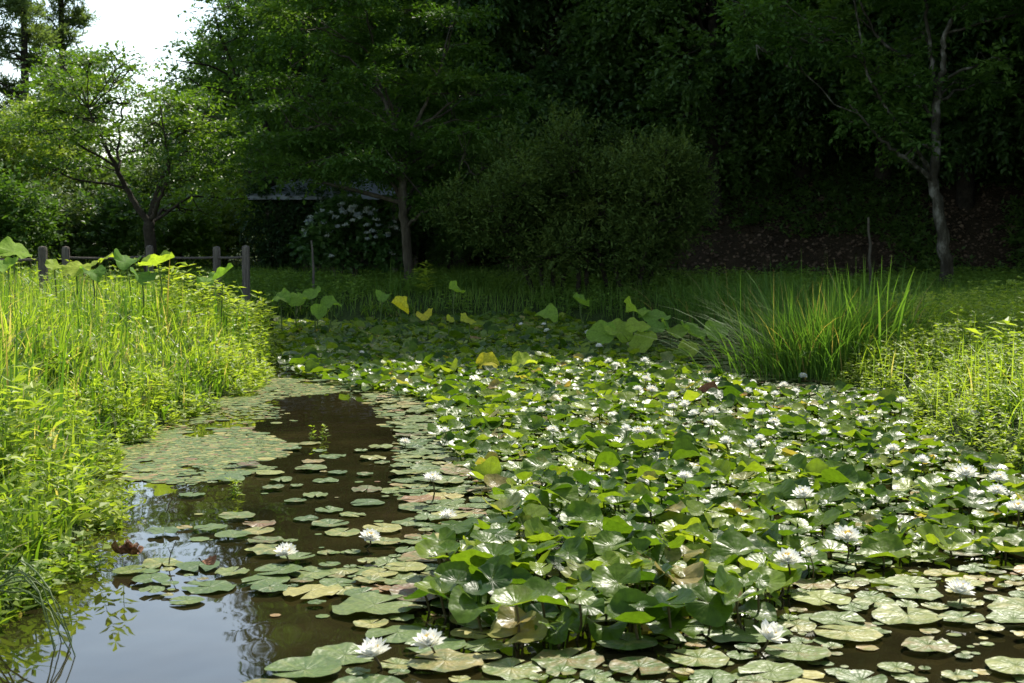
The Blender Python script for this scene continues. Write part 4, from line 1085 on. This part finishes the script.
# rank by size on the picture
for l in LEAVES:
    c = np.array(l['p']); uu, vv = proj(c[None]); l['u'], l['v'] = uu[0], vv[0]
    l['a'] = (l['r'] * FPX / c[1]) ** 2 * (.12 + (.5 * abs(math.sin(l['tilt'])) if l['up'] else 0)) * (1 if -15 < l['u'] < 1040 and l['v'] < 700 else 0)
ups = sorted([l for l in LEAVES if l['up']], key=lambda l: -l['a']); flo = sorted([l for l in LEAVES if not l['up']], key=lambda l: -l['a'])
for l in flo:  # hidden under raised leaves: not singled out
    if inpoly([l['u']], [l['v']], RAISED)[0]: l['a'] = 0
flo.sort(key=lambda l: -l['a'])
single = set(id(l) for l in ups[:300]) | set(id(l) for l in flo[:230] if l['a'] > 0)
stuff_up, stuff_fl, stalks = MB(), MB(), MB()
cand = {}
def tone(l):
    t, a, b_ = l['tint']
    if a > .5: return 'yellowing' if b_ < .55 else 'browned'
    if a > .36 and not l['up']: return 'yellow blotched'
    return 'dark green' if t < .33 else ('mid green' if t < .62 else 'light green')
def relat(l):
    best = min(FPOS, key=lambda f: math.hypot(f[2][0] - l['p'][0], (f[2][1] - l['p'][1]) * .8))
    dx = l['p'][0] - best[2][0]; dy = l['p'][1] - best[2][1]; far = math.hypot(dx, dy)
    rel = ('right of' if dx > 0 else 'left of') if abs(dx) > abs(dy) else ('behind' if dy > 0 else 'before')
    return rel, shortn[(best[0], best[1])], far
rs = np.random.default_rng(401)
singles = []
for l in LEAVES:
    V, T, Q, uvv = leaf_mesh(l['r'], rs, l['cup'], l['sad'], l['ruf'], l['fold'], 30 if l['p'][1] < 9 else 20, 4 if l['p'][1] < 9 else 3)
    V = V @ rotm(l['tilt'], l['az'], l['spin']).T
    if id(l) in single:
        mb = MB(); mb.add(V, T, l['tint'], uvv); mb.F.append(Q); 
        o = mb.build('lily_leaf' if l['up'] else 'lily_pad', M['lilyleaf' if l['up'] else 'lilypad'], None, True, l['p'])
        rel, fn, far = relat(l)
        if l['up']:
            ti = 'nearly level' if l['tilt'] < .22 else ('tilted' if l['tilt'] < .6 else 'steeply tilted')
            lab = f"{tone(l)} {ti} leaf {rel} {fn}"
            h = l['p'][2] + .03
            m2 = MB(); add_tube(m2, smooth_path([[0, 0, -.002], [.01, .02, -h * .5], [rs.normal(0, .02), rs.normal(.03, .02), -h]], 5), np.full(5, .0045), 5)
            m2.build('stalk', M['redstem'], o, True)
            tag(o, lab, 'lily leaf', 'lily leaves standing above the water')
        else:
            sz = 'small' if l['r'] < .085 else ('large' if l['r'] > .13 else 'medium')
            tag(o, f"{sz} {tone(l)} floating pad {rel} {fn}", 'lily pad', 'lily pads floating flat')
        cand.setdefault(o['label'], []).append((far, o))
    else:
        mb = stuff_up if l['up'] else stuff_fl
        mb.add(V + np.array(l['p']), T, l['tint'], uvv); mb.F.append(Q + (mb.n - len(V)))
        if l['up'] and l['p'][1] < 12:
            h = l['p'][2] + .03; add_tube(stuff_up, np.array([l['p'], np.array(l['p']) + [.01, .02, -h]]), [.0045, .0045], 4, (.3, .2, .2))
for lab, lst in cand.items():
    if len(lst) > 1:
        lst.sort(key=lambda t: t[0])
        for k, (f_, o) in enumerate(lst):
            o['label'] = f"{lab}, {ORD[k] + ' ' if k else ''}nearest"
tag(stuff_up.build('lily_foliage', M['lilyleaf'], None, True), 'crowded mass of smaller and farther lily leaves filling the pond', 'lily foliage', kind='stuff')
tag(stuff_fl.build('floating_pads', M['lilypad'], None, True), 'small and distant floating pads between the raised leaves', 'lily pads', kind='stuff')

# --- tiny floating weed: patches of small round leaflets
mb = MB(); r_ = np.random.default_rng(501)
WEED = [([(105, 445), (150, 432), (240, 428), (292, 446), (270, 470), (190, 485), (130, 480)], 6500), ([(215, 395), (270, 378), (350, 382), (350, 392), (280, 398), (230, 412)], 3200), ([(350, 383), (420, 396), (450, 440), (430, 500), (395, 500), (395, 440), (375, 410)], 3000),
        ([(180, 510), (330, 480), (420, 480), (420, 640), (230, 620), (150, 585)], 40), ([(430, 400), (920, 400), (940, 600), (430, 640)], 1500), ([(120, 412), (240, 392), (300, 420), (180, 440)], 1300), ([(640, 345), (800, 350), (860, 395), (700, 390)], 2200), ([(600, 640), (1080, 560), (1080, 700), (600, 700)], 250)]
tv = np.array([[math.cos(a), math.sin(a) + 1, 0] for a in np.arange(7) / 7 * 2 * np.pi])
for poly, n in WEED:
    pts = np.array([G(u, v) for u, v in poly]); x0, y0 = pts[:, :2].min(0); x1, y1 = pts[:, :2].max(0)
    X = r_.uniform(x0, x1, n * 2); Y = r_.uniform(y0, y1, n * 2); U, V = proj(np.stack([X, Y, 0 * X], 1))
    k = inpoly(U, V, poly) & inpoly(X, Y, POND) & (vnoise(X, Y, .35, 77) + .6 * vnoise(X, Y, .1, 78) > .55); X, Y = X[k][:n], Y[k][:n]; n_ = len(X)
    scatter(mb, tv, np.arange(7)[None], np.stack([X, Y, r_.uniform(.002, .006, n_)], 1), r_.normal(0, 1, (n_, 3)) * [1, 1, 0], np.array([0, 0, 1.0]) + r_.normal(0, .02, (n_, 3)), r_.uniform(.006, .026, n_) * np.where(r_.uniform(0, 1, n_) < .12, 2.1, 1), np.clip(np.stack([r_.normal(.55, .2, n_), r_.normal(.3, .2, n_), r_.uniform(0, 1, n_)], 1), 0, 1))
tag(mb.build('floating_weed', M['lilypad']), 'fine floating weed in pale green patches on the water', 'floating weed', kind='stuff')

# ------------------------------------------------------------------ lotus leaves
def lotus(u, v, D, rad, tilt, az, tone_, label, group, zwater=True, seed=0, cup=.18, fold=0):
    r = np.random.default_rng(seed)
    p = P(u, v, D)
    z0 = gz(p) if not inpoly([p[0]], [p[1]], POND)[0] else -.03
    rad *= (.66 if u < 240 else (.82 if D > 16 and u < 480 else .95)); tone_ = tone_ + (.12 if u > 240 else .05)  # tone raised in place of sun on the leaves, more off the left bank
    V, T, Q, uvv = leaf_mesh(rad, r, r.uniform(-.25, .35), r.normal(0, .28), .11, fold + r.uniform(0, .35), 36, 5, .02, (tone_, 0, 0)); tilt *= r.uniform(.55, .85); az += r.normal(0, .5)
    V = V @ rotm(tilt, az, r.uniform(0, 6.28)).T
    mb = MB(); mb.add(V, T, (np.clip(tone_, 0, 1), r.uniform(.1, .4), r.uniform(0, .5)), uvv); mb.F.append(Q)
    o = mb.build('lotus_leaf', M['lotus'], None, True, tuple(p)); tag(o, label, 'lotus leaf', group)
    h = p[2] - z0
    m2 = MB(); add_tube(m2, smooth_path([[0, 0, -.003], [r.normal(0, .02), .02, -h * .4], [r.normal(0, .05), r.normal(.03, .03), -h]], 8), np.linspace(.007, .009, 8), 6)
    m2.build('stalk', M['stem'], o, True)
LG = 'lotus leaves on the left bank'; LC = 'yellow lotus leaves over the lilies'; LR = 'lotus leaves by the far right water'; LS = 'shaded lotus leaves off the bank tip'
S = -math.pi / 2
for i, a in enumerate([
    (14, 252, 13.0, .24, .9, S + .5, .45, 'big bright lotus leaf at the left edge', LG),
    (8, 268, 12.4, .18, .6, S, .3, 'lower lotus leaf at the left edge', LG),
    (54, 266, 14.0, .14, .8, S, .6, 'small bright lotus leaf between the two left posts', LG),
    (76, 268, 13.6, .21, .75, S + .6, .68, 'bright yellow green lotus leaf just right of the second post', LG),
    (100, 260, 14.3, .22, .6, S - .5, .62, 'bright wavy lotus leaf overlapping the rope', LG),
    (92, 272, 13.6, .18, .5, S + .2, .1, 'blue green lotus leaf below the bright wavy one', LG),
    (126, 262, 15.0, .21, .7, S + .3, .08, 'dull blue green lotus leaf left of the large tilted leaf', LG),
    (158, 264, 13.4, .25, .5, math.pi, .55, 'large tilted bright lotus leaf in front of the forked trunk', LG),
    (142, 277, 13.2, .19, .6, S, .05, 'dark blue green lotus leaf under the large tilted leaf', LG),
    (222, 276, 15.0, .24, .8, S - .6, .15, 'dark lotus leaf below the middle fence posts', LG),
    (205, 283, 14.7, .14, 1.0, S + .8, .2, 'narrow lotus leaf left of the dark one below the middle posts', LG),
    (399, 308, 16.6, .15, 1.25, S + .6, .85, 'drooping yellow lotus leaf, tallest over the shaded lilies', LC),
    (426, 316, 16.4, .13, .9, S - .3, .88, 'folded yellow lotus leaf right of the tallest one', LC),
    (449, 320, 16.3, .07, 1.1, S + .9, .7, 'tiny narrow lotus leaf between two yellow ones', LC),
    (468, 319, 16.2, .12, 1.05, S, .72, 'rounded yellow green lotus leaf standing apart at right', LC),
    (455, 291, 18.6, .14, .9, S + .6, .35, 'plain green lotus leaf highest against the far bank', LC),
    (384, 296, 18.6, .13, .6, S - .4, .2, 'dim green lotus leaf low against the far bank', LC),
    (487, 362, 13.3, .12, .85, S + .2, .97, 'bright yellow lotus leaf low among the sunlit lilies', LC),
    (525, 363, 13.2, .13, .6, S - .5, .6, 'pale yellow green lotus leaf low among the sunlit lilies', LC),
    (547, 315, 17.5, .15, .9, S + .7, .35, 'green lotus leaf alone in front of the feathery shrub', LR),
    (580, 303, 18.5, .13, 1.0, S + .5, .15, 'dim lotus leaf under the stems of the feathery shrub', LR),
    (602, 334, 15.2, .17, 1.1, S - .2, .35, 'leftmost upright leaf of the lotus group', LR),
    (619, 330, 15.2, .17, 1.15, S + .3, .45, 'bright leaf second from left in the lotus group', LR),
    (634, 311, 15.4, .16, .9, S + .8, .4, 'topmost leaf of the lotus group', LR),
    (638, 324, 15.0, .14, .7, S - .4, .5, 'broad leaf just under the topmost lotus leaf', LR),
    (655, 317, 15.4, .18, .5, S + .2, .2, 'flat bluish leaf at the top of the lotus group', LR),
    (656, 328, 15.1, .14, .8, S, .15, 'dark bluish leaf in the middle of the lotus group', LR),
    (643, 342, 14.9, .16, 1.2, S - .7, .5, 'hanging bright leaf at the bottom of the lotus group', LR),
    (671, 333, 15.2, .17, .7, S + .4, .42, 'wavy bright leaf right of the lotus group middle', LR),
    (690, 334, 15.3, .16, .9, S + .1, .25, 'large rounded leaf at the right of the lotus group', LR),
    (688, 350, 14.8, .12, 1.1, S, .6, 'small yellow green leaf below the large rounded one', LR),
    (716, 333, 15.8, .14, 1.2, S + .2, .3, 'single oval leaf standing right of the lotus group', LR),
    (281, 297, 18.0, .16, .9, S + .8, .25, 'leftmost shaded lotus leaf off the bank tip', LS),
    (296, 299, 18.0, .14, 1.1, S, .35, 'narrow shaded lotus leaf second from the bank tip', LS),
    (311, 297, 17.8, .18, .6, S - .5, .3, 'wide shaded lotus leaf over the far lilies', LS),
    (318, 313, 17.4, .13, 1.2, S + .4, .3, 'low shaded lotus leaf nearest the far lilies', LS),
    (331, 304, 17.8, .17, .5, S + .3, .25, 'rightmost shaded lotus leaf off the bank tip', LS)]):
    lotus(*a, seed=600 + i, fold=(.5 if i in (11, 12, 23) else .12))

# ------------------------------------------------------------------ single plants and odd things
def herb_plant(label, u, v, D, h, nst, leaf, seed, tm=.7):
    r = np.random.default_rng(seed); p = P(u, v, D); p[2] = gz(p)
    mb = MB(); n = nst
    q = r.normal(0, .09, (n, 2))
    herbs(mb, q[:, 0], q[:, 1], np.full(n, -.02), h * r.uniform(.75, 1.05, n), r, leaf, 9, tm, LEAF_V * [.75, 1, 1])
    tag(mb.build('tall_weed', M['herb'], None, False, tuple(p)), label, 'weed', 'tall single weeds')
for i, (u, v, dd, h, ns, lf, lab) in enumerate([
    (172, 300, 14.2, .72, 9, .13, 'bright pointed-leaf weed just right of the large tilted lotus leaf'), (200, 300, 14.6, .62, 8, .13, 'bright weed halfway along the left bank crest'),
    (232, 310, 15.2, .62, 8, .13, 'star-leaved weed right of the upright iris blades'), (262, 320, 15.4, .55, 7, .13, 'star-leaved weed at the very tip of the left bank'),
    (248, 330, 14.6, .5, 7, .12, 'low bright weed at the bank tip waterline'), (990, 345, 10.6, .42, 3, .15, 'single bright star-leaved weed on the right bank'),
    (425, 275, 22.6, .55, 3, .16, 'light green sapling beside the slim maple trunk'), (20, 470, 6.4, .5, 8, .09, 'leafy weed at the lower left edge above the water'), (60, 500, 5.9, .35, 8, .08, 'leafy weed overhanging the water at lower left')]):
    herb_plant(lab, u, v, dd, h, ns, lf, 700 + i)
# brown dead leaf clump
p = G(124, 562, .01); mb = MB(); r_ = np.random.default_rng(801)
for k in range(5):
    V, T, Q, uvv = leaf_mesh(.042 * r_.uniform(.6, 1), r_, .5, .4, .18, .5, 18, 3, .02)
    mb.add(V @ rotm(r_.uniform(.2, 1.0), r_.uniform(0, 6.28), r_.uniform(0, 6)).T + [r_.uniform(-.04, .04), r_.uniform(-.03, .03), r_.uniform(.01, .04)], T, (.5, .5, .5), uvv); mb.F.append(Q + mb.n - len(V))
tag(mb.build('dead_leaf_clump', M['deadleaf'], None, True, tuple(p)), 'curled reddish brown dead leaf floating near the lower left bank', 'dead leaf', 'dead leaves on the pond')
for (u, v, s, lab) in ((707, 397, .09, 'orange brown curled leaf standing among pads at the shade edge'), (207, 565, .035, 'small brown floating leaf left of the lone open-water flower')):
    p = G(u, v, .03); V, T, Q, uvv = leaf_mesh(s, r_, .4, .3, .1, .4, 20, 3, .02)
    mb = MB(); mb.add(V @ rotm(.5 if s > .05 else .1, S + .3, 1.0).T, T, (.5, .5, .5), uvv); mb.F.append(Q)
    tag(mb.build('dead_leaf', M['deadleaf'], None, True, tuple(p)), lab, 'dead leaf', 'dead leaves on the pond')
# forked twig in the water
p = G(168, 566, 0); mb = MB()
add_tube(mb, smooth_path([[0, 0, -.03], [.01, 0, .04], [.035, 0, .10]], 6, .001), np.linspace(.003, .0015, 6), 5); add_tube(mb, smooth_path([[.012, 0, .05], [.0, 0, .075]], 4), np.linspace(.002, .001, 4), 5)
tag(mb.build('bare_twig', M['bark'], None, True, tuple(p)), 'thin bare twig sticking up from the open water', 'twig')
# arching bare stems bending into the water at the lower left
p = G(15, 640, 0); mb = MB(); r_ = np.random.default_rng(803)
for k in range(7):
    e = r_.uniform(.10, .26); hh_ = r_.uniform(.12, .26)
    add_tube(mb, smooth_path([[-.12, .1 * k * .3, .1], [-.02, .02 * k, hh_], [e * .6, -.02 * k, hh_ * .85], [e, -.03 * k, -.02]], 10, .003), np.linspace(.0035, .002, 10), 5)
tag(mb.build('arching_stems', M['stem'], None, True, tuple(p)), 'thin arching stems bending from the lower left bank into the water', 'stems')
# small water sprouts
for (u, v, lab) in ((319, 440, 'small green sprout standing in the brown water'), (234, 497, 'tiny green sprout among sparse pads in open water')):
    p = G(u, v, 0); mb = MB(); r_ = np.random.default_rng(int(u)); n = 5
    herbs(mb, r_.normal(0, .03, n), r_.normal(0, .02, n), np.full(n, -.01), r_.uniform(.05, .1, n), r_, .035, 4, .5)
    tag(mb.build('water_sprout', M['herb'], None, False, tuple(p)), lab, 'sprout', 'sprouts in the open water')
print('objects', len(bpy.data.objects))
